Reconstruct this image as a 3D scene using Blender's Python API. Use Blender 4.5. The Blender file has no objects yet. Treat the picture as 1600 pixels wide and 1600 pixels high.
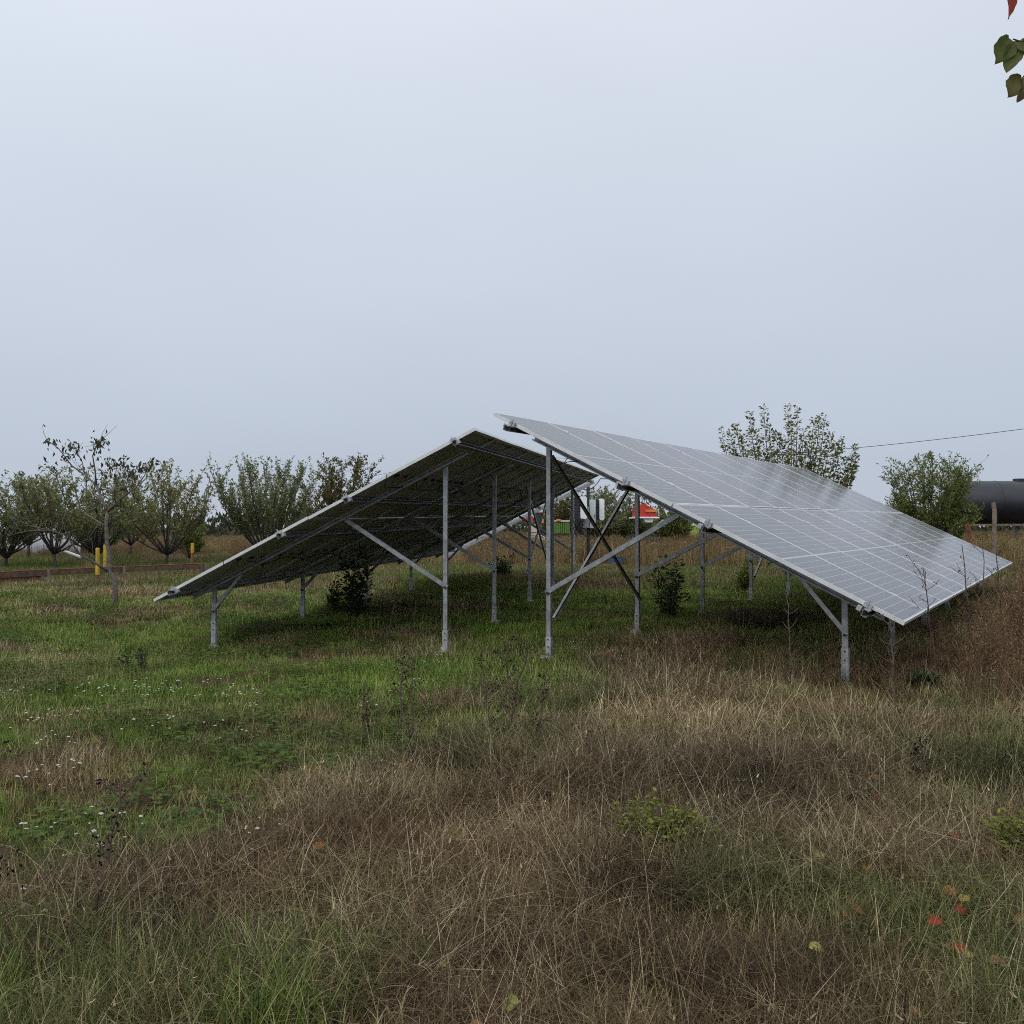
import bpy, math, random
import numpy as np
from mathutils import Vector, Matrix

R = math.radians
scene = bpy.context.scene
col = scene.collection

# ------------------------------------------------------------------ camera, sky, sun, exposure
EYE = 1.35
FOC = 1406.68
cam_d = bpy.data.cameras.new('camera')
cam_d.sensor_width = 36.0
cam_d.lens = FOC / 1600 * 36.0
cam_d.clip_start = 0.05
cam_d.clip_end = 6000
cam = bpy.data.objects.new('camera', cam_d)
cam.location = (0, 0, EYE)
cam.rotation_euler = (R(90.967), 0, 0)
col.objects.link(cam)
scene.camera = cam

SUN_AZ, SUN_EL = -148.0, 46.0        # hidden sun, high behind the viewer's left shoulder
S = Vector((math.sin(R(SUN_AZ)) * math.cos(R(SUN_EL)), math.cos(R(SUN_AZ)) * math.cos(R(SUN_EL)), math.sin(R(SUN_EL))))
world = bpy.data.worlds.new('World')
scene.world = world
world.use_nodes = True
wt = world.node_tree
wt.nodes.clear()
def wn(t, **k):
    n = wt.nodes.new(t)
    for a, b in k.items(): setattr(n, a, b)
    return n
def wl(a, b): wt.links.new(a, b)
w_out = wn('ShaderNodeOutputWorld'); w_bg = wn('ShaderNodeBackground'); w_bg.inputs['Strength'].default_value = 0.1
w_sky = wn('ShaderNodeTexSky', sky_type='NISHITA', sun_disc=False, sun_elevation=R(SUN_EL), sun_rotation=R(SUN_AZ), dust_density=4.0, air_density=1.2)
w_tc = wn('ShaderNodeTexCoord'); w_sep = wn('ShaderNodeSeparateXYZ'); wl(w_tc.outputs['Generated'], w_sep.inputs[0])
w_ramp = wn('ShaderNodeValToRGB')
wl(w_sep.outputs['Z'], w_ramp.inputs[0])
e = w_ramp.color_ramp.elements
e[0].position = 0.0; e[0].color = (0.51, 0.557, 0.64, 1)
e[1].position = 1.0; e[1].color = (0.84, 0.88, 0.94, 1)
for p, c in ((0.07, (0.475, 0.535, 0.64, 1)), (0.22, (0.555, 0.612, 0.708, 1)), (0.48, (0.655, 0.708, 0.79, 1))):
    q = w_ramp.color_ramp.elements.new(p); q.color = c
# overcast: a broad, soft glow round the hidden sun and faint large cloud structure
w_dot = wn('ShaderNodeVectorMath', operation='DOT_PRODUCT'); w_dot.inputs[1].default_value = S
wl(w_tc.outputs['Generated'], w_dot.inputs[0])
w_mr = wn('ShaderNodeMapRange', interpolation_type='SMOOTHERSTEP')
w_mr.inputs[1].default_value = -0.7; w_mr.inputs[2].default_value = 1.0; w_mr.inputs[3].default_value = 1.09; w_mr.inputs[4].default_value = 1.42
wl(w_dot.outputs['Value'], w_mr.inputs[0])
w_map = wn('ShaderNodeMapping'); w_map.inputs['Scale'].default_value = (1.3, 1.3, 3.2); wl(w_tc.outputs['Generated'], w_map.inputs[0])
w_no = wn('ShaderNodeTexNoise'); w_no.inputs['Scale'].default_value = 1.7; w_no.inputs['Detail'].default_value = 3; w_no.inputs['Roughness'].default_value = 0.45
wl(w_map.outputs[0], w_no.inputs['Vector'])
w_nr = wn('ShaderNodeMapRange'); w_nr.inputs[1].default_value = 0.3; w_nr.inputs[2].default_value = 0.7; w_nr.inputs[3].default_value = 0.965; w_nr.inputs[4].default_value = 1.03
wl(w_no.outputs['Fac'], w_nr.inputs[0])
w_mul = wn('ShaderNodeMath', operation='MULTIPLY'); wl(w_mr.outputs[0], w_mul.inputs[0]); wl(w_nr.outputs[0], w_mul.inputs[1])
w_m10 = wn('ShaderNodeMath', operation='MULTIPLY'); w_m10.inputs[1].default_value = 10.0; wl(w_mul.outputs[0], w_m10.inputs[0])
w_vm = wn('ShaderNodeVectorMath', operation='SCALE'); wl(w_ramp.outputs[0], w_vm.inputs[0]); wl(w_m10.outputs[0], w_vm.inputs['Scale'])
w_mix = wn('ShaderNodeMix', data_type='RGBA'); w_mix.inputs['Factor'].default_value = 0.90
wl(w_sky.outputs[0], w_mix.inputs['A']); wl(w_vm.outputs[0], w_mix.inputs['B'])
wl(w_mix.outputs['Result'], w_bg.inputs['Color']); wl(w_bg.outputs[0], w_out.inputs[0])

sun_d = bpy.data.lights.new('sun', 'SUN')
sun_d.energy = 0.9; sun_d.angle = R(50); sun_d.color = (1.0, 0.97, 0.93)
sun = bpy.data.objects.new('sun', sun_d)
sun.rotation_euler = S.to_track_quat('Z', 'Y').to_euler()
sun.location = S * 50
col.objects.link(sun)

vs = scene.view_settings
vs.view_transform = 'Standard'; vs.look = 'None'; vs.exposure = 0.0; vs.gamma = 1.0; vs.use_curve_mapping = False
scene.cycles.max_bounces = 6
scene.cycles.diffuse_bounces = 3
scene.cycles.use_adaptive_sampling = True
scene.cycles.adaptive_threshold = 0.025
scene.cycles.filter_width = 1.0
scene.cycles.use_denoising = False
scene.cycles.transparent_max_bounces = 6

# ------------------------------------------------------------------ helpers
rng = np.random.default_rng(7)

def lattice(ix, iy, seed):
    h = np.sin(ix * 127.1 + iy * 311.7 + seed * 74.7) * 43758.5453
    return h - np.floor(h)
def vnoise(x, y, seed=0):
    x = np.asarray(x, float); y = np.asarray(y, float)
    ix, iy = np.floor(x), np.floor(y)
    fx, fy = x - ix, y - iy
    fx = fx * fx * (3 - 2 * fx); fy = fy * fy * (3 - 2 * fy)
    a = lattice(ix, iy, seed); b = lattice(ix + 1, iy, seed); c = lattice(ix, iy + 1, seed); d = lattice(ix + 1, iy + 1, seed)
    return (a * (1 - fx) + b * fx) * (1 - fy) + (c * (1 - fx) + d * fx) * fy
def fbm(x, y, seed=0):
    return (vnoise(x, y, seed) + 0.5 * vnoise(x * 2.03, y * 2.03, seed + 1) + 0.25 * vnoise(x * 4.1, y * 4.1, seed + 2)) / 1.75

def ground_z(x, y):
    x = np.asarray(x, float); y = np.asarray(y, float)
    fade = 1.0 / (1.0 + (np.hypot(x, y) / 45.0) ** 4)
    z = 0.13 * (vnoise(x / 5 + 3, y / 5, 1) - 0.5) + 0.05 * (vnoise(x / 1.3, y / 1.3, 2) - 0.5)
    for cx, cy, rr_, dz in ((3.1, 8.1, 1.3, -.075), (-3.9, 11.4, 2.2, -.16), (-.9, 10.8, 1.6, -.07)):
        z = z + dz * np.exp(-((x - cx) ** 2 + (y - cy) ** 2) / (2 * rr_ * rr_))
    return z * fade
def gz(x, y): return float(ground_z(x, y))
def at(px, d): return (px - 800) / FOC * d            # x of something d metres ahead
def up(py, d): return EYE + (823.7 - py) / FOC * d     # its height

class MB:
    def __init__(self): self.v = []; self.f = []; self.a = []; self.cur = 0.5
    def add(self, vs_, fs_, a=None):
        n = len(self.v); self.v += [tuple(p) for p in vs_]
        self.f += [tuple(i + n for i in f) for f in fs_]
        self.a += [self.cur if a is None else a] * len(vs_)
        return self
    def box(self, c, ax=((1, 0, 0), (0, 1, 0), (0, 0, 1)), h=(1, 1, 1)):
        c = np.array(c, float); A = [np.array(q, float) * s for q, s in zip(ax, h)]
        vs_ = [c + sx * A[0] + sy * A[1] + sz * A[2] for sz in (-1, 1) for sy in (-1, 1) for sx in (-1, 1)]
        return self.add(vs_, [(0, 2, 3, 1), (4, 5, 7, 6), (0, 1, 5, 4), (2, 6, 7, 3), (0, 4, 6, 2), (1, 3, 7, 5)])
    def prism(self, pts, off):                          # closed outline + offset vector
        off = np.array(off, float); n = len(pts); p = [np.array(q, float) for q in pts]
        vs_ = p + [q + off for q in p]
        fs_ = [tuple(range(n))[::-1], tuple(range(n, 2 * n))] + [(i, (i + 1) % n, n + (i + 1) % n, n + i) for i in range(n)]
        return self.add(vs_, fs_)
    def channel(self, p0, p1, face, w=0.08, d=0.05, t=0.004, lip=0.015):
        # cold-formed C section from p0 to p1; its web looks along `face`
        p0 = np.array(p0, float); p1 = np.array(p1, float); ax = p1 - p0; ax /= np.linalg.norm(ax)
        face = np.array(face, float); face -= ax * face.dot(ax); face /= np.linalg.norm(face)
        s = np.cross(ax, face)
        o = [(-w / 2, 0), (w / 2, 0), (w / 2, -d), (w / 2 - lip, -d), (w / 2 - lip, -d + t), (w / 2 - t, -d + t), (w / 2 - t, -t),
             (-w / 2 + t, -t), (-w / 2 + t, -d + t), (-w / 2 + lip, -d + t), (-w / 2 + lip, -d), (-w / 2, -d)]
        pts = [p0 + s * a + face * b for a, b in o]
        n = len(pts); L = p1 - p0
        vs_ = pts + [q + L for q in pts]
        fs_ = [(i, (i + 1) % n, n + (i + 1) % n, n + i) for i in range(n)]
        for k in (0, n):
            fs_ += [(k + 0, k + 1, k + 6, k + 7), (k + 1, k + 2, k + 5, k + 6), (k + 2, k + 3, k + 4, k + 5), (k + 0, k + 7, k + 8, k + 11), (k + 8, k + 9, k + 10, k + 11)]
        return self.add(vs_, fs_)
    def tube(self, pts, rad, n=6, cap=True):
        pts = [np.array(p, float) for p in pts]
        m = len(pts)
        if np.isscalar(rad): rad = [rad] * m
        rings = []
        for i, p in enumerate(pts):
            t = pts[min(i + 1, m - 1)] - pts[max(i - 1, 0)]; t = t / (np.linalg.norm(t) + 1e-9)
            a = np.cross(t, (0, 0, 1.0)) if abs(t[2]) < 0.9 else np.cross(t, (1.0, 0, 0))
            a /= np.linalg.norm(a) + 1e-9; b = np.cross(t, a)
            rings.append([p + rad[i] * (math.cos(2 * math.pi * k / n) * a + math.sin(2 * math.pi * k / n) * b) for k in range(n)])
        vs_ = [q for r in rings for q in r]
        fs_ = [(i * n + k, i * n + (k + 1) % n, (i + 1) * n + (k + 1) % n, (i + 1) * n + k) for i in range(m - 1) for k in range(n)]
        if cap: fs_ += [tuple(range(n))[::-1], tuple((m - 1) * n + k for k in range(n))]
        return self.add(vs_, fs_)
    def leaf(self, p, d, nrm, l, w, fold=0.25, a=None):
        p = np.array(p, float); d = d / (np.linalg.norm(d) + 1e-9); s = np.cross(d, nrm); s /= np.linalg.norm(s) + 1e-9; n = np.cross(s, d)
        return self.add([p, p + d * l * 0.45 + s * w / 2 + n * w * fold, p + d * l, p + d * l * 0.45 - s * w / 2 + n * w * fold], [(0, 1, 2), (0, 2, 3)], a)
    def mesh(self, name, m=None, smooth=False):
        me = bpy.data.meshes.new(name)
        me.from_pydata(self.v, [], self.f)
        at_ = me.attributes.new('shade', 'FLOAT', 'POINT'); at_.data.foreach_set('value', np.array(self.a, np.float32))
        if m: me.materials.append(m)
        if smooth: me.polygons.foreach_set('use_smooth', np.ones(len(me.polygons), bool))
        me.update()
        return me
    def build(self, name, m, parent=None, smooth=False):
        return link(name, self.mesh(name, m, smooth), parent)

def link(name, me, parent=None, mat4=None):
    o = bpy.data.objects.new(name, me); col.objects.link(o)
    if mat4 is not None: o.matrix_basis = mat4
    if parent is not None: attach(o, parent)
    return o
def chain_loc(p):
    m = p.matrix_basis.copy()
    if p.parent is not None: m = chain_loc(p.parent) @ p.matrix_parent_inverse @ m
    return m
def attach(o, parent):
    o.parent = parent; o.matrix_parent_inverse = chain_loc(parent).inverted()
    return o
def thing(name, label, cat, loc, group=None):
    o = bpy.data.objects.new(name, None); o.empty_display_size = 0.2; o.location = loc; col.objects.link(o)
    return tag(o, label, cat, group)
def tag(o, label=None, cat=None, group=None, kind=None):
    for k, v in (('label', label), ('category', cat), ('group', group), ('kind', kind)):
        if v: o[k] = v
    return o

# ------------------------------------------------------------------ materials
def nodes_of(name):
    m = bpy.data.materials.new(name); m.use_nodes = True
    t = m.node_tree
    return m, t, t.nodes['Principled BSDF']
def ramp(t, fac, stops):
    n = t.nodes.new('ShaderNodeValToRGB')
    el = n.color_ramp.elements
    while len(el) < len(stops): el.new(0.5)
    for q, (p, c) in zip(el, stops): q.position = p; q.color = (*c, 1)
    t.links.new(fac, n.inputs[0])
    return n.outputs[0]
def noise(t, scale, detail=4, vec=None, rough=0.6):
    n = t.nodes.new('ShaderNodeTexNoise'); n.inputs['Scale'].default_value = scale; n.inputs['Detail'].default_value = detail; n.inputs['Roughness'].default_value = rough
    if vec is None:
        c = t.nodes.new('ShaderNodeTexCoord'); vec = c.outputs['Object']
    t.links.new(vec, n.inputs['Vector'])
    return n.outputs['Fac']
def plain(name, c0, c1, scale=6.0, rough=0.6, metal=0.0, bump=0.0, spec=0.5, r2=None):
    m, t, b = nodes_of(name)
    f = noise(t, scale)
    t.links.new(ramp(t, f, ((0.3, c0), (0.7, c1))), b.inputs['Base Color'])
    b.inputs['Roughness'].default_value = rough; b.inputs['Metallic'].default_value = metal; b.inputs['Specular IOR Level'].default_value = spec
    if r2 is not None:
        mr = t.nodes.new('ShaderNodeMapRange'); mr.inputs[3].default_value = rough; mr.inputs[4].default_value = r2
        t.links.new(f, mr.inputs[0]); t.links.new(mr.outputs[0], b.inputs['Roughness'])
    if bump:
        bn = t.nodes.new('ShaderNodeBump'); bn.inputs['Strength'].default_value = bump; bn.inputs['Distance'].default_value = 0.01
        t.links.new(noise(t, scale * 6), bn.inputs['Height']); t.links.new(bn.outputs[0], b.inputs['Normal'])
    return m
def foliage(name, stops, tint=None, rust=None, trans=0.3, rough=0.75, inst=False):
    # colour by the 'shade' of each blade or leaf; with tint, mixed towards a second ramp by the tuft's own 'tint'
    m, t, b = nodes_of(name)
    a = t.nodes.new('ShaderNodeAttribute'); a.attribute_name = 'shade'
    c = ramp(t, a.outputs['Fac'], stops)
    if tint:
        g = t.nodes.new('ShaderNodeAttribute'); g.attribute_name = 'tint'; g.attribute_type = 'INSTANCER'
        mx = t.nodes.new('ShaderNodeMix'); mx.data_type = 'RGBA'
        t.links.new(g.outputs['Fac'], mx.inputs['Factor']); t.links.new(c, mx.inputs['A']); t.links.new(ramp(t, a.outputs['Fac'], tint), mx.inputs['B'])
        c = mx.outputs['Result']
        if rust:
            gr = t.nodes.new('ShaderNodeAttribute'); gr.attribute_name = 'rust'; gr.attribute_type = 'INSTANCER'
            m2 = t.nodes.new('ShaderNodeMix'); m2.data_type = 'RGBA'
            t.links.new(gr.outputs['Fac'], m2.inputs['Factor']); t.links.new(c, m2.inputs['A']); t.links.new(ramp(t, a.outputs['Fac'], rust), m2.inputs['B'])
            c = m2.outputs['Result']
        hs = t.nodes.new('ShaderNodeAttribute'); hs.attribute_name = 'value'; hs.attribute_type = 'INSTANCER'
        sc = t.nodes.new('ShaderNodeVectorMath'); sc.operation = 'SCALE'
        t.links.new(c, sc.inputs[0]); t.links.new(hs.outputs['Fac'], sc.inputs['Scale']); c = sc.outputs[0]
    t.links.new(c, b.inputs['Base Color'])
    b.inputs['Roughness'].default_value = rough; b.inputs['Specular IOR Level'].default_value = 0.25
    tr = t.nodes.new('ShaderNodeBsdfTranslucent'); t.links.new(c, tr.inputs['Color'])
    ms = t.nodes.new('ShaderNodeMixShader'); ms.inputs[0].default_value = trans
    t.links.new(b.outputs[0], ms.inputs[1]); t.links.new(tr.outputs[0], ms.inputs[2])
    t.links.new(ms.outputs[0], t.nodes['Material Output'].inputs['Surface'])
    return m

M = {}
M['steel'] = plain('galvanised_steel', (0.20, 0.205, 0.21), (0.42, 0.425, 0.43), 13, 0.42, 0.75, 0.05, r2=0.62)
M['steel_dull'] = plain('weathered_zinc', (0.24, 0.25, 0.26), (0.46, 0.475, 0.48), 14, 0.6, 0.35, 0.1)
M['alu'] = plain('aluminium_frame', (0.56, 0.565, 0.565), (0.70, 0.705, 0.70), 5, 0.42, 0.15)
M['black'] = plain('black_plastic', (0.012, 0.012, 0.013), (0.03, 0.03, 0.032), 8, 0.5)
M['bark'] = plain('bark', (0.030, 0.025, 0.02), (0.085, 0.072, 0.06), 14, 0.9, bump=0.6)
M['bark_pale'] = plain('pale_bark', (0.07, 0.058, 0.048), (0.19, 0.165, 0.14), 18, 0.9, bump=0.5)
M['stalk'] = plain('dry_stalk', (0.05, 0.032, 0.022), (0.13, 0.09, 0.06), 20, 0.9)
M['rust'] = plain('rusty_steel', (0.09, 0.035, 0.018), (0.24, 0.10, 0.045), 7, 0.85, bump=0.4)
M['yellow'] = plain('weathered_yellow_paint', (0.34, 0.20, 0.02), (0.66, 0.46, 0.03), 7, 0.6)
M['wood'] = plain('grey_wood', (0.10, 0.075, 0.055), (0.24, 0.19, 0.14), 9, 0.9, bump=0.5)
M['wood_brown'] = plain('brown_wood', (0.06, 0.035, 0.022), (0.17, 0.10, 0.065), 9, 0.9, bump=0.5)
M['white'] = plain('white_paint', (0.82, 0.83, 0.83), (0.90, 0.90, 0.89), 3, 0.45)
M['grey_box'] = plain('grey_enamel', (0.30, 0.32, 0.32), (0.40, 0.42, 0.42), 3, 0.5)
M['pale_box'] = plain('pale_grey_enamel', (0.50, 0.52, 0.51), (0.62, 0.64, 0.63), 3, 0.5)
M['heatsink'] = plain('dark_heatsink', (0.03, 0.035, 0.04), (0.07, 0.078, 0.085), 5, 0.45, 0.6)
M['tank'] = plain('black_tank_paint', (0.010, 0.011, 0.014), (0.028, 0.030, 0.036), 0.8, 0.33, 0.0, r2=0.5)
M['red'] = plain('red_machine_paint', (0.40, 0.025, 0.012), (0.58, 0.05, 0.02), 3, 0.5)
M['orange'] = plain('orange_paint', (0.62, 0.18, 0.04), (0.75, 0.30, 0.08), 4, 0.5)
M['green_paint'] = plain('green_machine_paint', (0.07, 0.17, 0.03), (0.15, 0.28, 0.06), 4, 0.5)
M['lime'] = plain('lime_plastic', (0.22, 0.30, 0.05), (0.34, 0.42, 0.09), 4, 0.5)
M['blue'] = plain('blue_plastic', (0.03, 0.09, 0.28), (0.06, 0.15, 0.38), 4, 0.5)
M['cream'] = plain('cream_sack', (0.45, 0.38, 0.28), (0.62, 0.54, 0.42), 5, 0.85)
M['rubber'] = plain('tyre_rubber', (0.015, 0.015, 0.015), (0.035, 0.034, 0.032), 9, 0.85)
M['film'] = plain('polythene_film', (0.24, 0.255, 0.27), (0.40, 0.42, 0.44), 1.2, 0.35)
M['stone'] = plain('concrete', (0.20, 0.19, 0.17), (0.38, 0.37, 0.34), 20, 0.9, bump=0.3)

def soil():
    m, t, b = nodes_of('field_soil')
    n1 = noise(t, 0.35, 5); n2 = noise(t, 38, 8, rough=.8)
    c1 = ramp(t, n1, ((0.35, (0.050, 0.034, 0.021)), (0.5, (0.072, 0.055, 0.030)), (0.65, (0.045, 0.055, 0.020))))
    c2 = ramp(t, n2, ((0.38, (0.25, 0.25, 0.25)), (0.52, (0.9, 0.88, 0.85)), (0.64, (2.2, 2.1, 1.9))))
    mx = t.nodes.new('ShaderNodeMix'); mx.data_type = 'RGBA'; mx.blend_type = 'MULTIPLY'; mx.inputs['Factor'].default_value = 1
    t.links.new(c1, mx.inputs['A']); t.links.new(c2, mx.inputs['B']); t.links.new(mx.outputs['Result'], b.inputs['Base Color'])
    b.inputs['Roughness'].default_value = 1.0; b.inputs['Specular IOR Level'].default_value = 0.05
    bn = t.nodes.new('ShaderNodeBump'); bn.inputs['Strength'].default_value = 0.8; bn.inputs['Distance'].default_value = 0.04
    t.links.new(noise(t, 14, 6), bn.inputs['Height']); t.links.new(bn.outputs[0], b.inputs['Normal'])
    return m
M['soil'] = soil()

def cell_mask(t, cols, rows, mid_gap):
    """1 on the pale lines between cells, 0 on the cells; panel-local x across, y along"""
    c = t.nodes.new('ShaderNodeTexCoord'); s = t.nodes.new('ShaderNodeSeparateXYZ'); t.links.new(c.outputs['Object'], s.inputs[0])
    def mth(op, a, b=None):
        n = t.nodes.new('ShaderNodeMath'); n.operation = op
        for i, q in enumerate((a, b)):
            if q is None: continue
            if hasattr(q, 'links'): t.links.new(q, n.inputs[i])
            else: n.inputs[i].default_value = q
        return n.outputs[0]
    def edge(v, lo, pitch, half):
        q = mth('FRACT', mth('DIVIDE', mth('SUBTRACT', v, lo), pitch))
        d = mth('SUBTRACT', 0.5, mth('ABSOLUTE', mth('SUBTRACT', q, 0.5)))
        return mth('LESS_THAN', d, half / pitch)
    px = (1.134 - 0.044) / cols
    lx = edge(s.outputs['X'], 0.022, px, 0.0016)
    py = (2.279 / 2 - 0.022 - mid_gap / 2) / (rows / 2)
    yy = mth('ABSOLUTE', mth('SUBTRACT', s.outputs['Y'], 2.279 / 2))
    ly = edge(yy, mid_gap / 2, py, 0.0024)
    mid = mth('LESS_THAN', yy, mid_gap / 2)
    bx = mth('GREATER_THAN', mth('ABSOLUTE', mth('SUBTRACT', s.outputs['X'], 0.567)), 0.567 - 0.022)
    by = mth('GREATER_THAN', yy, 2.279 / 2 - 0.022)
    return mth('MAXIMUM', mth('MAXIMUM', lx, ly), mth('MAXIMUM', mid, mth('MAXIMUM', bx, by)))
def pv_glass():
    m, t, b = nodes_of('solar_glass')
    k = cell_mask(t, 6, 24, 0.018)
    dust = noise(t, 2.2, 5)
    info = t.nodes.new('ShaderNodeObjectInfo')
    base = ramp(t, info.outputs['Random'], ((0.0, (0.013, 0.015, 0.022)), (1.0, (0.020, 0.022, 0.029))))
    dst = ramp(t, dust, ((0.3, (0.038, 0.036, 0.032)), (0.75, (0.064, 0.060, 0.052))))
    ad = t.nodes.new('ShaderNodeMix'); ad.data_type = 'RGBA'; ad.blend_type = 'ADD'; ad.inputs['Factor'].default_value = 1
    t.links.new(base, ad.inputs['A']); t.links.new(dst, ad.inputs['B'])
    mx = t.nodes.new('ShaderNodeMix'); mx.data_type = 'RGBA'
    t.links.new(k, mx.inputs['Factor']); t.links.new(ad.outputs['Result'], mx.inputs['A']); mx.inputs['B'].default_value = (0.36, 0.36, 0.36, 1)
    t.links.new(mx.outputs['Result'], b.inputs['Base Color'])
    mr = t.nodes.new('ShaderNodeMapRange'); mr.inputs[3].default_value = 0.13; mr.inputs[4].default_value = 0.21
    t.links.new(dust, mr.inputs[0]); t.links.new(mr.outputs[0], b.inputs['Roughness'])
    b.inputs['IOR'].default_value = 1.40
    return m
def pv_back():
    m, t, b = nodes_of('solar_backsheet')
    k = cell_mask(t, 6, 24, 0.018)
    n = noise(t, 3, 4)
    mx = t.nodes.new('ShaderNodeMix'); mx.data_type = 'RGBA'
    t.links.new(k, mx.inputs['Factor']); t.links.new(ramp(t, n, ((0.3, (0.45, 0.44, 0.41)), (0.7, (0.50, 0.49, 0.46)))), mx.inputs['A']); mx.inputs['B'].default_value = (0.47, 0.46, 0.43, 1)
    t.links.new(mx.outputs['Result'], b.inputs['Base Color']); b.inputs['Roughness'].default_value = 0.45
    return m
M['pv_glass'] = pv_glass(); M['pv_back'] = pv_back()

GREEN = ((0.0, (0.034, 0.066, 0.010)), (0.45, (0.092, 0.165, 0.022)), (0.8, (0.18, 0.25, 0.045)), (1.0, (0.40, 0.35, 0.14)))
DRY = ((0.0, (0.058, 0.039, 0.019)), (0.35, (0.158, 0.112, 0.055)), (0.7, (0.30, 0.225, 0.122)), (1.0, (0.66, 0.55, 0.36)))
RUSTY = ((0.0, (0.052, 0.027, 0.015)), (0.5, (0.150, 0.084, 0.043)), (1.0, (0.34, 0.22, 0.12)))
OLIVE = ((0.0, (0.10, 0.075, 0.03)), (0.5, (0.24, 0.185, 0.075)), (1.0, (0.46, 0.36, 0.18)))
M['sheet'] = foliage('milky_plastic_strip', ((0, (0.8, 0.8, 0.8)), (1, (0.8, 0.8, 0.8))), trans=0.75, rough=0.4)
M['blade'] = foliage('grass_blades', GREEN, DRY, RUSTY)
M['fieldweed'] = foliage('field_weeds', OLIVE, RUSTY, trans=0.15)
M['weed'] = foliage('dry_weeds', DRY, RUSTY, trans=0.15)
M['clover'] = foliage('clover_leaves', ((0, (0.03, 0.06, 0.010)), (1, (0.10, 0.17, 0.026))), ((0, (0.06, 0.075, 0.014)), (1, (0.15, 0.165, 0.035))))
M['petal'] = foliage('white_petals', ((0, (0.05, 0.08, 0.02)), (0.5, (0.05, 0.08, 0.02)), (0.6, (0.50, 0.50, 0.44)), (1, (0.60, 0.60, 0.55))))
M['leaf_orchard'] = foliage('orchard_leaves', ((0, (0.095, 0.115, 0.048)), (0.5, (0.20, 0.225, 0.095)), (0.85, (0.31, 0.33, 0.16)), (1, (0.42, 0.36, 0.18))), trans=0.45)
M['leaf_olive'] = foliage('olive_leaves', ((0, (0.11, 0.115, 0.045)), (0.5, (0.23, 0.235, 0.092)), (0.85, (0.34, 0.33, 0.15)), (1, (0.46, 0.36, 0.16))), trans=0.45)
M['leaf_yellow'] = foliage('turning_leaves', ((0, (0.075, 0.07, 0.027)), (0.5, (0.145, 0.135, 0.05)), (1, (0.25, 0.20, 0.075))), trans=0.45)
M['leaf_bush'] = foliage('bush_leaves', ((0, (0.085, 0.11, 0.024)), (0.5, (0.18, 0.215, 0.055)), (1, (0.30, 0.31, 0.10))), trans=0.45)
M['leaf_shoot'] = foliage('shoot_leaves', ((0, (0.08, 0.085, 0.022)), (0.5, (0.175, 0.185, 0.048)), (0.85, (0.26, 0.24, 0.07)), (1, (0.36, 0.26, 0.08))), trans=0.45)
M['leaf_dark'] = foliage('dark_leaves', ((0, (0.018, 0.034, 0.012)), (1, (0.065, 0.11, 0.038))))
M['leaf_sparse'] = foliage('curled_leaves', ((0, (0.035, 0.035, 0.018)), (1, (0.10, 0.10, 0.04))))
M['leaf_lime'] = foliage('lime_leaves', ((0, (0.08, 0.10, 0.015)), (0.6, (0.17, 0.20, 0.03)), (1, (0.28, 0.29, 0.06))))
M['leaf_far'] = foliage('far_foliage', ((0, (0.035, 0.042, 0.024)), (1, (0.095, 0.10, 0.055))))
def leafmat(name, c0, c1): return foliage(name, ((0, c0), (1, c1)), trans=0.35, rough=0.55)

# ------------------------------------------------------------------ ground
def make_ground():
    xs = np.concatenate([[-2500, -900, -400, -200, -110, -70, -48], np.linspace(-36, 36, 145), [48, 70, 110, 200, 400, 900, 2500]])
    ys = np.concatenate([[-900, -200, -60, -20], np.linspace(-8, 48, 113), [56, 70, 95, 140, 220, 400, 900, 1800, 4000]])
    X, Y = np.meshgrid(xs, ys)
    Z = ground_z(X, Y)
    nx, ny = len(xs), len(ys)
    v = np.stack([X, Y, Z], -1).reshape(-1, 3)
    i = np.arange(nx * ny).reshape(ny, nx)
    f = np.stack([i[:-1, :-1], i[:-1, 1:], i[1:, 1:], i[1:, :-1]], -1).reshape(-1, 4)
    me = bpy.data.meshes.new('ground'); me.from_pydata(v.tolist(), [], f.tolist()); me.materials.append(M['soil'])
    me.polygons.foreach_set('use_smooth', np.ones(len(me.polygons), bool))
    o = link('ground', me); tag(o, 'rough autumn field with brown soil under the grass', kind='structure')
make_ground()

# ------------------------------------------------------------------ solar arrays
PL, PW, PGAP, PITCH = 2.279, 1.138, 0.016, 1.146
SLOPE = 2 * PL + PGAP
pf = MB()
_prof = [(0, 0), (0.011, 0), (0.011, -0.0335), (0.042, -0.0335), (0.042, -0.035), (0, -0.035)]        # inset, height
_v = []
for i_, z_ in _prof: _v += [(i_, i_, z_), (PW - i_, i_, z_), (PW - i_, PL - i_, z_), (i_, PL - i_, z_)]
_n = len(_prof)
pf.add(_v, [(4 * k + c, 4 * k + (c + 1) % 4, 4 * ((k + 1) % _n) + (c + 1) % 4, 4 * ((k + 1) % _n) + c) for k in range(_n) for c in range(4)])
me_frame = pf.mesh('panel_frame', M['alu'])
me_glass = MB().box((PW / 2, PL / 2, -0.004), h=(PW / 2 - 0.0105, PL / 2 - 0.0105, 0.0022)).mesh('panel_glass', M['pv_glass'])
me_back = MB().box((PW / 2, PL / 2, -0.009), h=(PW / 2 - 0.0108, PL / 2 - 0.0108, 0.0015)).mesh('panel_back', M['pv_back'])
jb = MB()
for x in (0.25, 0.567, 0.884): jb.box((x, PL / 2, -0.019), h=(0.04, 0.022, 0.0085))
me_jbox = jb.mesh('junction_box', M['black'])
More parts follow.
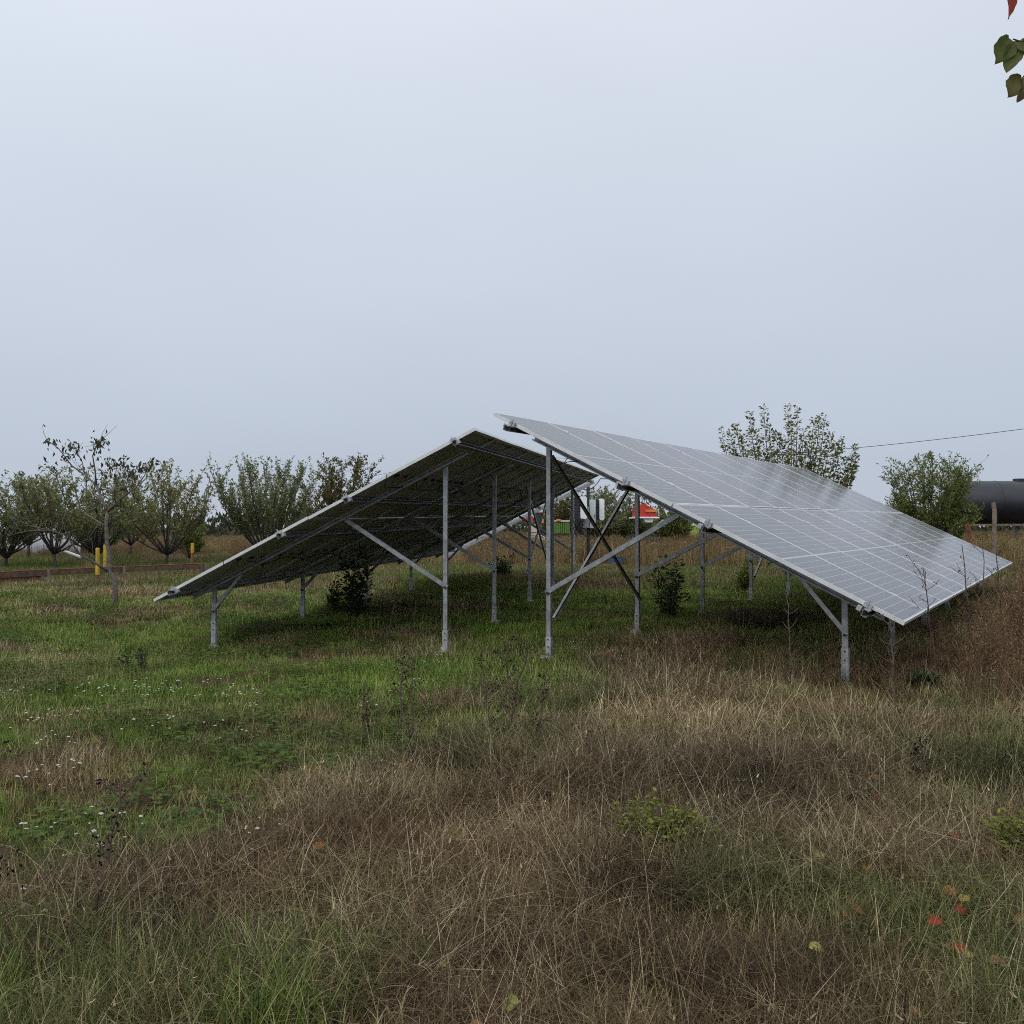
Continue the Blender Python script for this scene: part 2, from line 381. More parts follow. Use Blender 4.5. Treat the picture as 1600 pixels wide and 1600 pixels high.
def lead_mesh(seed):
    r = random.Random(seed); m = MB()
    for x0, x1 in ((0.25, -0.12), (0.884, 0.98)):
        pts = []
        for k in range(9):
            f = k / 8; sag = 4 * f * (1 - f)
            pts.append((x0 + (x1 - x0) * f + r.uniform(-.01, .01), PL / 2 + 0.11 * math.sin(f * 3.1) + r.uniform(-.015, .015), -0.02 - sag * r.uniform(0.07, 0.13)))
        m.tube(pts, 0.0042, 5)
    m.tube([(0.9, PL / 2 + .05, -0.07), (0.98, PL / 2 + .07, -0.10)], 0.011, 6)
    return m.mesh('lead_cable', M['black'])
me_leads = [lead_mesh(s) for s in range(4)]

def solar_array(label, A, yaw, tilt, rs, side, ncol, post_u, s_tall, s_short, brace_z, brace_s, xpairs, seed):
    rr = random.Random(seed)
    yaw, tilt, rs = R(yaw), R(tilt), R(rs)
    row = np.array([math.sin(yaw) * math.cos(rs), math.cos(yaw) * math.cos(rs), math.sin(rs)])
    hz = np.array([math.cos(yaw), -math.sin(yaw), 0]) * side
    dn = hz * math.cos(tilt) + np.array([0, 0, -1]) * math.sin(tilt)
    dn = dn - row * dn.dot(row); dn /= np.linalg.norm(dn)
    nrm = np.cross(row, -dn if side > 0 else dn); nrm /= np.linalg.norm(nrm)
    A = np.array(A) + np.array([0, 0, EYE])
    P = lambda u, s, t=0.0: A + u * row + s * dn + t * nrm
    c = P(ncol * PITCH / 2, SLOPE / 2)
    root = thing('solar_array', label, 'solar array', (c[0], c[1], gz(c[0], c[1])))
    ydir = -dn if side > 0 else dn
    for k in range(ncol):
        for j in range(2):
            s_lo = j * (PL + PGAP) + (PL if side > 0 else 0)
            o = P(k * PITCH + 0.5 * (PITCH - PW), s_lo, rr.uniform(-0.003, 0.003))
            a, b_ = rr.gauss(0, 0.0018), rr.gauss(0, 0.0015)
            x = row + nrm * a; x /= np.linalg.norm(x)
            y = ydir + nrm * b_; y = y - x * x.dot(y); y /= np.linalg.norm(y)
            z = np.cross(x, y)
            mt = Matrix(((x[0], y[0], z[0], o[0]), (x[1], y[1], z[1], o[1]), (x[2], y[2], z[2], o[2]), (0, 0, 0, 1)))
            p = link('solar_panel', me_frame, root, mt)
            for nm, me in (('glass', me_glass), ('backsheet', me_back), ('junction_box', me_jbox), ('lead_cable', me_leads[(k * 2 + j) % 4])):
                q_ = link(nm, me, p, mt)
                if nm in ('junction_box', 'lead_cable'): q_['kind'] = 'stuff'
    W = ncol * PITCH
    # purlins run along the row, their ends poking out past the first panels
    for s in (0.28, 1.75, 2.69, 4.26):
        MB().channel(P(-0.10 - rr.uniform(0, .06), s, -0.067), P(W + 0.08, s, -0.067), ydir, 0.060, 0.045, 0.003, 0.012).build('purlin', M['steel'], root)
    # clamps between neighbouring panels (fine, joined) and the bigger end clamps
    cl = MB()
    for k in range(1, ncol):
        for s in (0.28, 1.75, 2.69, 4.26):
            cl.box(P(k * PITCH, s, -0.004), (row, dn, nrm), (0.016, 0.035, 0.007))
    tag(cl.build('panel_clamps', M['alu'], root), kind='stuff')
    for s in (0.28, 1.75, 2.69, 4.26):
        e_ = MB()
        e_.box(P(-0.012, s, -0.016), (row, dn, nrm), (0.016, 0.035, 0.021))
        e_.tube([P(-0.03, s, -0.10), P(-0.03, s, 0.03)], 0.006, 6)
        e_.box(P(-0.03, s - 0.05, -0.067), (row, dn, nrm), (0.03, 0.02, 0.02))
        e_.build('end_clamp', M['steel_dull'], root)
    # frames: rafter, tall rear post, short front post, long brace, knee brace
    t_r = -0.100
    face = -row
    tops, feet = [], []
    for i, u in enumerate(post_u):
        MB().channel(P(u, 0.30, t_r - 0.03), P(u, 4.36, t_r - 0.03), -face, 0.058, 0.045, 0.003).build('rafter', M['steel'], root)
        for kind, s in (('tall', s_tall), ('short', s_short)):
            top = P(u, s, t_r - 0.055) - row * 0.004
            b0 = np.array([top[0], top[1], gz(top[0], top[1])])
            split = b0[2] + (0.26 if kind == 'tall' else 0.36)
            pp = MB().channel((b0[0], b0[1], split - 0.10), top, face, 0.052, 0.042, 0.004).build('post', M['steel'], root)
            sl = MB().channel(np.array([b0[0], b0[1], b0[2] - 0.3]) + face * 0.006, np.array([b0[0], b0[1], split]) + face * 0.006, face, 0.064, 0.054, 0.004)
            slo = sl.build('ground_sleeve', M['steel_dull'], pp)
            bt = MB()
            for dz in (-0.03, -0.11):
                q = np.array([b0[0], b0[1], split + dz]) + face * 0.006
                bt.tube([q, q + face * 0.008], 0.008, 6)
            tag(bt.build('bolts', M['black'], pp), kind='stuff')
            fo = MB(); nb = 9; rg = [rr.uniform(.07, .13) for _ in range(nb)]
            vf = [(b0[0] + rg[q_] * math.cos(6.283 * q_ / nb), b0[1] + rg[q_] * math.sin(6.283 * q_ / nb), b0[2] - .03) for q_ in range(nb)] + [(b0[0] + .6 * rg[q_] * math.cos(6.283 * q_ / nb), b0[1] + .6 * rg[q_] * math.sin(6.283 * q_ / nb), b0[2] + rr.uniform(.03, .07)) for q_ in range(nb)]
            fo.add(vf, [(q_, (q_ + 1) % nb, nb + (q_ + 1) % nb, nb + q_) for q_ in range(nb)] + [tuple(range(nb, 2 * nb))]); fo.build('footing', M['stone'], pp)
            if kind == 'tall':
                tops.append(top); feet.append(b0)
                q = np.array([b0[0], b0[1], b0[2] + brace_z]) + face * 0.012
                MB().channel(q - (hz * 0.03), P(u, brace_s, t_r - 0.06) + face * 0.014, face, 0.050, 0.035, 0.003, 0.01).build('brace', M['steel'], root)
                bq = MB(); bq.tube([q, q + face * 0.02], 0.016, 6); bq.build('brace_bolt', M['black'], root)
            else:
                q = np.array([b0[0], b0[1], b0[2] + 0.48]) + face * 0.012
                MB().channel(q + hz * 0.02, P(u, s - 0.44, t_r - 0.06) + face * 0.014, face, 0.040, 0.03, 0.003, 0.01).build('knee_brace', M['steel'], root)
                bq = MB(); bq.tube([q, q + face * 0.02], 0.014, 6); bq.build('brace_bolt', M['black'], root)
    if side < 0:
        MB().box(P(W + 0.05, 2.35, -0.10), (row, dn, nrm), (0.012, 2.15, 0.055)).build('end_trim', M['sheet'], root)
    up_ = np.array([0, 0, 1.0])
    for a, b_ in xpairs:
        off = hz * 0.034
        MB().channel(tops[a] - up_ * 0.10 + off, feet[b_] + up_ * 0.44 + off, -hz, 0.036, 0.03, 0.003, 0.006).build('cross_brace', M['steel'], root)
        off2 = hz * 0.052
        MB().channel(tops[b_] - up_ * 0.10 + off2, feet[a] + up_ * 0.46 + off2, -hz, 0.036, 0.03, 0.003, 0.006).build('cross_brace', M['steel'], root)
    return root, P, row, hz, dn, nrm, tops, feet

right = solar_array('solar array sloping down to the right, glossy grey panel faces towards the viewer', (-0.19257, 9.69481, 1.2399), 32.637, 26.309, 0.34, 1, 11,
                    [0.5, 2.8, 5.17, 7.53, 9.87, 12.2], 0.505, 3.99, 0.74, 2.20, ((0, 1), (3, 4)), 3)
left = solar_array('solar array sloping down to the left, showing its dark underside', (-0.43388, 10.25942, 1.13525), 12.005, 26.223, 0.9, -1, 11,
                   [0.5, 3.1, 5.86, 8.42, 11.2], 0.62, 4.05, 0.78, 2.05, ((2, 3),), 5)
# string cables slung from panel to panel under the left array
for s0, nm in ((1.25, 'upper'), (3.35, 'lower')):
    P = left[1]; r_ = random.Random(int(s0 * 10)); pts = []
    for k in range(0, 67):
        u = 0.15 + 12.3 * k / 66
        pts.append(P(u, s0 + 0.06 * math.sin(u * 5.3 + s0) + r_.uniform(-.02, .02), -0.07 - 0.06 * abs(math.sin(u * 2.73)) - r_.uniform(0, .02)))
    MB().tube(pts, 0.007, 5).build('string_cable', M['black'], left[0])
# ------------------------------------------------------------------ inverters and switch cabinet on a post frame behind the arrays
def bevel_box(m, c, ax, h, r):
    c = np.array(c, float); X, Y, Z = [np.array(q, float) for q in ax]
    o = []
    for sx, sy in ((1, 1), (-1, 1), (-1, -1), (1, -1)):
        o += [(sx * (h[0] - r) if (sx * sy > 0) else sx * h[0], sy * h[1] if (sx * sy > 0) else sy * (h[1] - r)),
              (sx * h[0] if (sx * sy > 0) else sx * (h[0] - r), sy * (h[1] - r) if (sx * sy > 0) else sy * h[1])]
    o = sorted(o, key=lambda p: math.atan2(p[1], p[0]))
    m.prism([c + X * a + Y * b - Z * h[2] for a, b in o], Z * 2 * h[2])
ID = 25.8
fx0, fx1 = at(892, ID), at(919, ID)
fr = thing('inverter_rack', 'slim galvanised two-post rack carrying the inverters behind the arrays', 'rack', ((fx0 + fx1) / 2, ID, 0))
MB().channel((fx1, ID, -0.3), (fx1, ID, up(753, ID)), (0, -1, 0), 0.09, 0.06).build('post', M['heatsink'], fr)
MB().channel((at(900, ID), ID + 0.9, -0.3), (at(900, ID), ID + 0.9, up(765, ID)), (0, -1, 0), 0.07, 0.05).build('post', M['steel'], fr)
for z in (up(792, ID), up(808, ID)):
    MB().channel((fx1 + 0.03, ID + 0.06, z), (at(900, ID), ID + 0.96, z), (0, -1, 0), 0.04, 0.03).build('rail', M['steel'], fr)
def inverter(label, px0, px1, top, bot, d, split, grp):
    x0, x1 = at(px0, d), at(px1, d); z0, z1 = up(bot, d), up(top, d)
    o = thing('inverter', label, 'inverter', ((x0 + x1) / 2, d, z0), grp)
    xm = x0 + (x1 - x0) * split
    # seen edge-on: finned heatsink at the back (left), white cover in front (right)
    hs = MB(); hs.box(((x0 + xm) / 2, d, (z0 + z1) / 2), h=((xm - x0) / 2 * 0.7, 0.25, (z1 - z0) / 2 * 0.96)); hs.build('heatsink', M['heatsink'], o)
    for k in range(7):
        z = z0 + (z1 - z0) * (0.1 + 0.8 * k / 6)
        MB().box(((x0 + xm) / 2, d, z), h=((xm - x0) / 2, 0.262, 0.012)).build('cooling_fin', M['heatsink'], o)
    cv = MB(); bevel_box(cv, ((xm + x1) / 2, d, (z0 + z1) / 2), ((1, 0, 0), (0, 0, 1), (0, 1, 0)), ((x1 - xm) / 2 - 0.002, (z1 - z0) / 2, 0.27), 0.04); cv.build('cover', M['white'], o)
    return o
inverter('left white-covered inverter with black finned back, cables hanging below it', 895.5, 916, 776, 811, 25.4, 0.50, 'inverters on the rack')
inverter('right, slimmer white-covered inverter standing higher than the grey cabinet', 929.5, 943, 779.5, 813, 26.2, 0.42, 'inverters on the rack')
d = 25.65
cab = thing('switch_cabinet', 'grey metal switch cabinet between the two white inverters', 'cabinet', (at(921, d), d, up(825, d)))
MB().box((at(916.2, d), d, up(808, d)), h=((at(921, d) - at(912.5, d)) / 2, 0.13, (up(792, d) - up(825, d)) / 2)).build('cabinet_side', M['grey_box'], cab)
MB().box((at(925.6, d), d - .01, up(803, d)), h=((at(930, d) - at(921.3, d)) / 2, 0.125, (up(781, d) - up(825, d)) / 2)).build('cabinet_door', M['pale_box'], cab)
MB().box((at(928.6, d), d - .145, up(806, d)), h=(0.008, 0.01, 0.04)).build('door_handle', M['black'], cab)
rc = random.Random(4)
cb = thing('cable_bundle', 'tangle of black cables below the left inverter', 'cables', (at(903, 25.2), 25.2, up(835, 25.2)))
for k in range(16):
    x0 = at(rc.uniform(896, 909), 25.2); x1 = at(rc.uniform(893, 913), 25.2); d_ = 25.15 + rc.uniform(-.1, .12)
    pts = []
    for j in range(11):
        f = j / 10
        pts.append((x0 + (x1 - x0) * f + 0.09 * math.sin(f * 6 + k), d_ + 0.05 * math.cos(f * 5 + k), up(810, 25.2) - f * rc.uniform(0.25, 0.55) + 0.06 * math.sin(f * 9 + k * 2)))
    MB().tube(pts, 0.011, 5).build('cable', M['black'], cb)
pts = [(at(905 + 36 * f, 22.9), 22.9, up(757 + 12 * (1 - (2 * f - 0.85) ** 2) - 10 * f, 22.9)) for f in np.linspace(0, 1, 14)]
pts[-1] = tuple(right[1](11.4, 0.55, -0.15))
tag(MB().tube(pts, 0.012, 6).build('cable', M['black']), 'black cable drooping from the rack post to the right array', 'cable')

# ------------------------------------------------------------------ trees
def tree(name, label, cat, x, y, h, rad, trunk_h, limbs, shoots, per_shoot, leaf, mat, bark='bark', seed=0, group=None, upright=0.55, r0=0.06, crown_low=None,
         shoot_len=0.7, wmul=0.5, lean=(0, 0), bare=0.0):
    r = np.random.default_rng(seed)
    z0 = gz(x, y)
    root = thing(name, label, cat, (x, y, z0), group)
    tk, cr = MB(), MB()
    top = np.array([x + lean[0] * trunk_h, y + lean[1] * trunk_h, z0 + trunk_h])
    tk.tube([(x, y, z0 - 0.1), (x + lean[0] * trunk_h * .4 + r.normal(0, .015), y, z0 + trunk_h * 0.5), top], [r0 * 1.25, r0, r0 * 0.85], 8)
    lo = trunk_h * 1.1 if crown_low is None else crown_low
    for i in range(limbs):
        az = 2 * math.pi * (i + r.uniform(-.35, .35)) / limbs
        reach = rad * math.sqrt(r.uniform(0.12, 1.0))
        zt = h * (r.uniform(0.70, 0.97) if reach < rad * .6 else r.uniform(0.34, 0.90))
        end = np.array([x + math.cos(az) * reach, y + math.sin(az) * reach, z0 + zt])
        mid = top + (end - top) * np.array([0.62, 0.62, 0.38]) + r.normal(0, 0.08, 3) * rad * .4
        ts = np.linspace(0, 1, 7)[:, None]
        pts = (1 - ts) ** 2 * top + 2 * ts * (1 - ts) * mid + ts ** 2 * end
        pts[1:-1] += r.normal(0, 0.025, (5, 3))
        rr_ = np.linspace(r0 * 0.62, r0 * 0.12, 7)
        tk.tube(pts, rr_, 6)
        for j in range(shoots):
            f = r.uniform(0.38, 1.0)
            k = min(int(f * 6), 5); p = pts[k] + (pts[k + 1] - pts[k]) * (f * 6 - k)
            a2 = r.uniform(0, 2 * math.pi)
            dirv = np.array([math.cos(a2) + 0.5 * math.cos(az), math.sin(a2) + 0.5 * math.sin(az), 0]); dirv /= np.linalg.norm(dirv)
            dirv = dirv * (1 - upright) + np.array([0, 0, 1]) * (upright + r.uniform(-.25, .2)); dirv /= np.linalg.norm(dirv)
            sl = shoot_len * r.uniform(0.5, 1.25)
            q = p + dirv * sl
            over = (q[2] - z0) / h
            if over > 1.0: q = p + dirv * sl * 0.5
            m_ = (p + q) / 2 + r.normal(0, 0.04, 3)
            tk.tube([p, m_, q], [r0 * 0.11, r0 * 0.08, r0 * 0.04], 3, cap=False)
            if r.uniform() < bare: continue
            n = int(per_shoot * r.uniform(0.5, 1.4))
            for _ in range(n):
                g = r.uniform(0.05, 1.04)
                b = (p + (m_ - p) * g * 2) if g < .5 else (m_ + (q - m_) * (g * 2 - 1))
                if b[2] - z0 < lo: continue
                dl = dirv * 0.6 + r.normal(0, 0.75, 3); dl[2] -= 0.15
                sz = leaf * r.uniform(0.6, 1.25)
                cr.leaf(b + r.normal(0, 0.025, 3), dl, r.normal(0, 1, 3) + np.array([0, 0, .8]), sz, sz * wmul, 0.2, float(np.clip(r.normal(0.45, 0.24), 0, 1)))
    tk.build('trunk', M[bark], root, smooth=True)
    cr.build('crown', M[mat], root)
    return root

orch = 'orchard trees along the left'
for i, (px, d, wpx, top, lab) in enumerate((
        (8, 30, 120, 742, 'dark green orchard tree at the left edge of the picture'),
        (88, 29, 125, 740, 'orchard tree with a forked dark trunk, second from the left edge'),
        (150, 34, 130, 724, 'leafy orchard tree standing right behind the yellow-topped posts'),
        (258, 31, 150, 722, 'vase-shaped orchard tree beside the single rust post with yellow tip'),
        (415, 34, 150, 712, 'dense green orchard tree behind the top of the left array edge'))):
    h = up(top, d)
    nl, upr, mt, wf, ps, lw = ((18, .52, 'leaf_orchard', 1.7, 20, .5), (14, .70, 'leaf_olive', 2.1, 19, .75), (24, .50, 'leaf_orchard', 1.6, 19, .45), (17, .64, 'leaf_olive', 1.75, 22, .6), (28, .76, 'leaf_orchard', 1.8, 24, .4))[i]
    tree('orchard_tree', lab, 'tree', at(px, d), d, h, wpx / wf / FOC * d, (.36, .5, .32, .42, .3)[i], nl, 19, ps, 0.12, mt, seed=20 + i, group=orch, upright=upr, r0=(.07, .055, .08, .06, .07)[i], lean=((.15, 0), (-.2, .1), (.1, 0), (.22, 0), (-.1, 0))[i], crown_low=lw, shoot_len=(.75, .95, .7, .9, .95)[i], wmul=0.42)
tree('orchard_tree', 'brownish thinning tree partly hidden by the left array, right of the dense green one', 'tree', at(528, 40), 40, up(710, 40), 62 / FOC * 40, 0.6, 20, 24, 26, 0.13, 'leaf_yellow', seed=41, group=orch, upright=0.5, r0=0.08, shoot_len=0.8)
for i, (px, d, wpx, top) in enumerate(((-60, 27, 110, 735), (45, 38, 110, 740), (205, 39, 90, 745))):
    lab = ('dark tree reaching in from beyond the left edge', 'tree of the back row between the two leftmost trunks', 'tree of the back row glimpsed left of the vase-shaped one')[i]
    tree('orchard_tree', lab, 'tree', at(px, d), d, up(top, d), wpx / 2 / FOC * d, 0.55, 13, 15, 18, 0.13, 'leaf_orchard', seed=60 + i, group=orch, upright=0.6, r0=0.07, crown_low=0.7)

tree('hedge_bush', 'yellow-green bush directly behind the rust-brown post', 'bush', at(297, 35), 35, up(808, 35), 24 / FOC * 35, 0.15, 12, 12, 16, 0.12, 'leaf_bush', seed=55, upright=0.5, r0=0.04, crown_low=0.2, shoot_len=0.4)
# the nearly bare young tree in front of the orchard
def bare_tree():
    d = 15.7; r = np.random.default_rng(5)
    Q = lambda px, py, dd=0.0: np.array([at(px, d + dd), d + dd, up(py, d + dd)])
    x, y = at(181, d), d
    root = thing('young_tree', 'nearly bare young fruit tree with a crooked trunk and a few curled leaves', 'tree', (x, y, gz(x, y)))
    tk, cr = MB(), MB()
    def limb(pts, r0, r1):
        pts = [np.array(p) for p in pts]
        tk.tube(pts, list(np.linspace(r0, r1, len(pts))), 7)
        return pts
    b = Q(183, 948); b[2] = gz(b[0], b[1]) - 0.1
    trunk = limb([b, Q(181, 920), Q(179, 903), Q(171, 893), Q(172, 872), Q(167, 845), Q(166, 815), Q(168, 800)], 0.044, 0.028)
    L = [limb([Q(171, 893), Q(150, 880, -.2), Q(128, 868, -.3), Q(112, 850, -.4), Q(108, 832, -.5)], 0.028, 0.008),
         limb([Q(168, 800), Q(158, 778, .1), Q(150, 758, .2), Q(132, 742, .3), Q(112, 728, .3), Q(90, 700, .4), Q(72, 687, .4)], 0.026, 0.005),
         limb([Q(168, 800), Q(180, 787, -.1), Q(192, 776, -.2), Q(212, 762, -.2), Q(226, 742, -.3), Q(232, 722, -.3)], 0.024, 0.005),
         limb([Q(150, 758, .2), Q(148, 735, .1), Q(144, 712, 0), Q(150, 695, 0), Q(157, 683, 0)], 0.016, 0.004),
         limb([Q(166, 822), Q(145, 810, .2), Q(122, 795, .3), Q(110, 785, .3)], 0.014, 0.004),
         limb([Q(108, 838, -.5), Q(80, 829, -.6), Q(50, 822, -.7), Q(15, 808, -.8)], 0.010, 0.003),
         limb([Q(80, 829, -.6), Q(45, 829, -.7), Q(10, 838, -.8)], 0.008, 0.003),
         limb([Q(132, 742, .3), Q(128, 722, .4), Q(118, 705, .4), Q(108, 690, .5)], 0.010, 0.003),
         limb([Q(180, 787, -.1), Q(178, 765, -.3), Q(186, 742, -.4), Q(190, 722, -.4)], 0.012, 0.003),
         limb([Q(192, 776, -.2), Q(206, 745, 0), Q(218, 730, 0)], 0.010, 0.003)]
    ends = []
    for pts in L:
        for _ in range(9):
            k = r.integers(1, len(pts)); f = r.uniform(); p = pts[k - 1] + (pts[k] - pts[k - 1]) * f
            dv = r.normal(0, 0.6, 3) + np.array([0, 0, .55]); dv /= np.linalg.norm(dv)
            q = p + dv * r.uniform(0.15, 0.45); tk.tube([p, (p + q) / 2 + r.normal(0, .02, 3), q], [0.005, 0.004, 0.002], 4, cap=False)
            ends.append((q, dv))
        ends += [(pts[-1], pts[-1] - pts[-2])] * 4
    for q, dv in ends:
        low = q[2] < up(790, d)
        for _ in range(0 if (low and r.uniform() < .8) else r.integers(0, 5)):
            dl = r.normal(0, .5, 3) + np.array([0, 0, -1.0]); s = r.uniform(0.06, 0.11)
            cr.leaf(q + r.normal(0, .04, 3), dl, r.normal(0, 1, 3), s, s * 0.4, 0.5, r.uniform())
    for cx, cy, n in ((155, 690, 26), (150, 703, 18), (170, 718, 20), (192, 722, 20), (110, 698, 16), (82, 692, 12), (75, 724, 9), (100, 714, 10), (205, 738, 20), (228, 728, 16), (240, 720, 12)):
        for _ in range(n):
            c = Q(cx + r.normal(0, 6), cy + r.normal(0, 6), r.normal(0, .15)); s = r.uniform(0.06, 0.12)
            cr.leaf(c, r.normal(0, .5, 3) + np.array([0, 0, -1.0]), r.normal(0, 1, 3), s, s * 0.42, 0.5, r.uniform())
    tk.build('trunk', M['bark_pale'], root, smooth=True); cr.build('crown', M['leaf_sparse'], root)
bare_tree()

# right side: tall upright shoots behind the array, and a round bush further right
def shoot_tree():
    d = 23.5; r = np.random.default_rng(9)
    x, y = at(1232, d), d
    root = thing('fruit_tree', 'tree of tall upright leafy shoots rising behind the right array', 'tree', (x, y, gz(x, y)))
    tk, cr = MB(), MB()
    base = np.array([x, y, gz(x, y)])
    tk.tube([base - (0, 0, .1), base + (0, 0, .8)], [0.10, 0.08], 8)
    tips = ((1127, 667), (1141, 672), (1150, 661), (1161, 680), (1172, 645), (1181, 672), (1194, 636), (1203, 662), (1214, 676), (1222, 684), (1232, 632), (1238, 660), (1247, 635), (1256, 668), (1266, 682), (1272, 655), (1282, 646), (1289, 652),
            (1299, 676), (1308, 690), (1317, 684), (1325, 715), (1337, 697), (1338, 716), (1334, 728), (1326, 748), (1145, 700), (1210, 705), (1250, 705), (1290, 705), (1270, 720), (1306, 742), (1316, 766), (1232, 710), (1180, 700), (1198, 712))
    for px, py in tips:
        dd = d + r.uniform(-.8, .9)
        tip = np.array([at(px, dd), dd, up(py, dd)])
        low = base + np.array([(tip[0] - x) * 0.25, (tip[1] - y) * .3, 0.9])
        mid = np.array([x + (tip[0] - x) * 0.85, y + (tip[1] - y) * .85, base[2] + 1.2 + 0.4 * (tip[2] - 1.2)])
        ts = np.linspace(0, 1, 9)[:, None]
        pts = (1 - ts) ** 2 * low + 2 * ts * (1 - ts) * mid + ts ** 2 * tip
        tk.tube(np.vstack([base + (0, 0, .75), pts]), list(np.linspace(0.03, 0.004, 10)), 5)
        for _ in range(330):
            f = r.uniform(0.12, 1.0) * 8; k = min(int(f), 7); p = pts[k] + (pts[k + 1] - pts[k]) * (f - k)
            a = r.uniform(0, 6.283); out = np.array([math.cos(a), math.sin(a), r.uniform(-.2, .75)])
            sp = 0.05 + 0.12 * (1 - f / 8)
            s = r.uniform(0.065, 0.125)
            cr.leaf(p + out * sp * r.uniform(0.2, 1.2), out + r.normal(0, .3, 3), r.normal(0, .5, 3) + (0, 0, 1), s, s * 0.52, 0.15, float(np.clip(r.normal(.45, .26), 0, 1)))
    tk.build('trunk', M['bark'], root, smooth=True); cr.build('crown', M['leaf_shoot'], root)
shoot_tree()
tree('round_bush', 'rounded light green bush in front of the black tank', 'bush', at(1455, 29), 29, up(702, 29), 66 / FOC * 29, 0.25, 36, 20, 26, 0.10, 'leaf_bush', seed=77, upright=0.5, r0=0.06, crown_low=0.4, shoot_len=0.7, wmul=0.4)

bgt = 'trees beyond the dry field'
for i, (px, d, wpx, top, mat, lab) in enumerate((
        (873, 52, 62, 770, 'leaf_yellow', 'dull far tree seen between the near post and the left inverter'),
        (934, 46, 84, 757, 'leaf_orchard', 'round dark far tree right behind the inverters'),
        (985, 48, 74, 764, 'leaf_orchard', 'dark far tree left of the red hopper'),
        (1048, 50, 66, 785, 'leaf_bush', 'yellow-green far tree just right of the red hopper'))):
    tree('field_tree', lab, 'tree', at(px, d), d, up(top, d), wpx / 2 / FOC * d, 0.4, 24, 17, 18, 0.15, mat, seed=90 + i, group=bgt, upright=0.5, r0=0.08, crown_low=0.5, shoot_len=0.7)

def hedge():
    m = MB(); r = np.random.default_rng(3)
    for k in range(9000):
        x = r.uniform(-75, 75); y = 105 + r.normal(0, 2.0) + 3 * math.sin(x / 9)
        hh = 1.7 + 1.0 * float(vnoise(x / 6, 0.3, 5)) + 0.9 * (float(vnoise(x / 1.1, 0.7, 6)) ** 2)
        m.leaf((x, y, r.uniform(0.0, 1) ** 0.8 * hh), r.normal(0, .5, 3) + (0, 0, .9), r.normal(0, 1, 3), r.uniform(.5, 1.0), r.uniform(.25, .5), .1, r.uniform())
    tag(m.build('hedge', M['leaf_far']), 'low dark hedge along the horizon', 'hedge', kind='stuff')
hedge()

# ------------------------------------------------------------------ shrubs under and beside the arrays
def shrub(name, label, x, y, h, rad, stems, leaf, mat, seed, group=None, n=60, up_=0.75):
    r = np.random.default_rng(seed); z = gz(x, y)
    root = thing(name, label, 'shrub', (x, y, z), group)
    st, lv = MB(), MB()
    for i in range(stems):
        a = r.uniform(0, 6.283); rr_ = rad * math.sqrt(r.uniform(0, 1)); hh = h * r.choice((r.uniform(0.35, .7), r.uniform(.75, 1.05))) * (1 - 0.2 * rr_ / rad)
        p0 = np.array([x + math.cos(a) * rr_ * .25, y + math.sin(a) * rr_ * .25, z - .03]); p2 = np.array([x + math.cos(a) * rr_, y + math.sin(a) * rr_, z + hh])
        p1 = (p0 + p2) / 2 + r.normal(0, .05, 3) * h; p1[2] = z + hh * .5
        st.tube([p0, p1, p2], [0.009, 0.006, 0.003], 5)
        for _ in range(n):
            f = r.uniform(0.05, 1.03); b = (p0 + (p1 - p0) * f * 2) if f < .5 else (p1 + (p2 - p1) * (2 * f - 1))
            o = r.normal(0, 1, 3); o[2] = abs(o[2]) * .4; o /= np.linalg.norm(o); s = leaf * r.uniform(.6, 1.3)
            lv.leaf(b + o * r.uniform(0, .11) * h ** .5, o + (0, 0, up_ - .6), r.normal(0, .5, 3) + (0, 0, 1), s, s * .55, .15, r.uniform())
    st.build('stems', M['stalk'], root); lv.build('leaves', M[mat], root)
    return root
def gnd(px, py):                          # ground point seen at a place in the photograph
    d = EYE * FOC / (py - 823.7); return at(px, d), d
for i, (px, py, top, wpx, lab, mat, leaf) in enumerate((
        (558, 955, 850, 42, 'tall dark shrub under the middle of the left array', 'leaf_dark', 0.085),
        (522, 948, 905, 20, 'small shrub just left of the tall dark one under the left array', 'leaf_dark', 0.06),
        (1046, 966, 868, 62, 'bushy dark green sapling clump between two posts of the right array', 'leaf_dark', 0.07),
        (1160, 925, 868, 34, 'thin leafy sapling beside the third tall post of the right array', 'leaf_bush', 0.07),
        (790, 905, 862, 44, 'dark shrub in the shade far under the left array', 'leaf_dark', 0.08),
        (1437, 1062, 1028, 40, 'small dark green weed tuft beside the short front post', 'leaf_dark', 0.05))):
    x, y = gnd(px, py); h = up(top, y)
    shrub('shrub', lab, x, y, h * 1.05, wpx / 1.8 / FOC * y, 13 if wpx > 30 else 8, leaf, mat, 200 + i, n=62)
for px, py, w, lab in ((1030, 1318, 130, 'low yellow-green shrub in the middle of the dry grass'), (1600, 1345, 70, 'low yellow-green shrub cut by the right edge')):
    x, y = gnd(px, py); shrub('low_shrub', lab, x, y, 0.22, w / 1.7 / FOC * y, 75, 0.026, 'leaf_lime', px, n=36, up_=0.5)
for px, py, h, lab in ((222, 1030, .30, 'small leafy weed at the left, in front of the bare young tree'), (197, 1028, .22, 'lower leafy weed left of its taller twin at the left')):
    x, y = gnd(px, py); shrub('leafy_weed', lab, x, y, h, 0.07, 5, 0.04, 'leaf_dark', px, n=26)

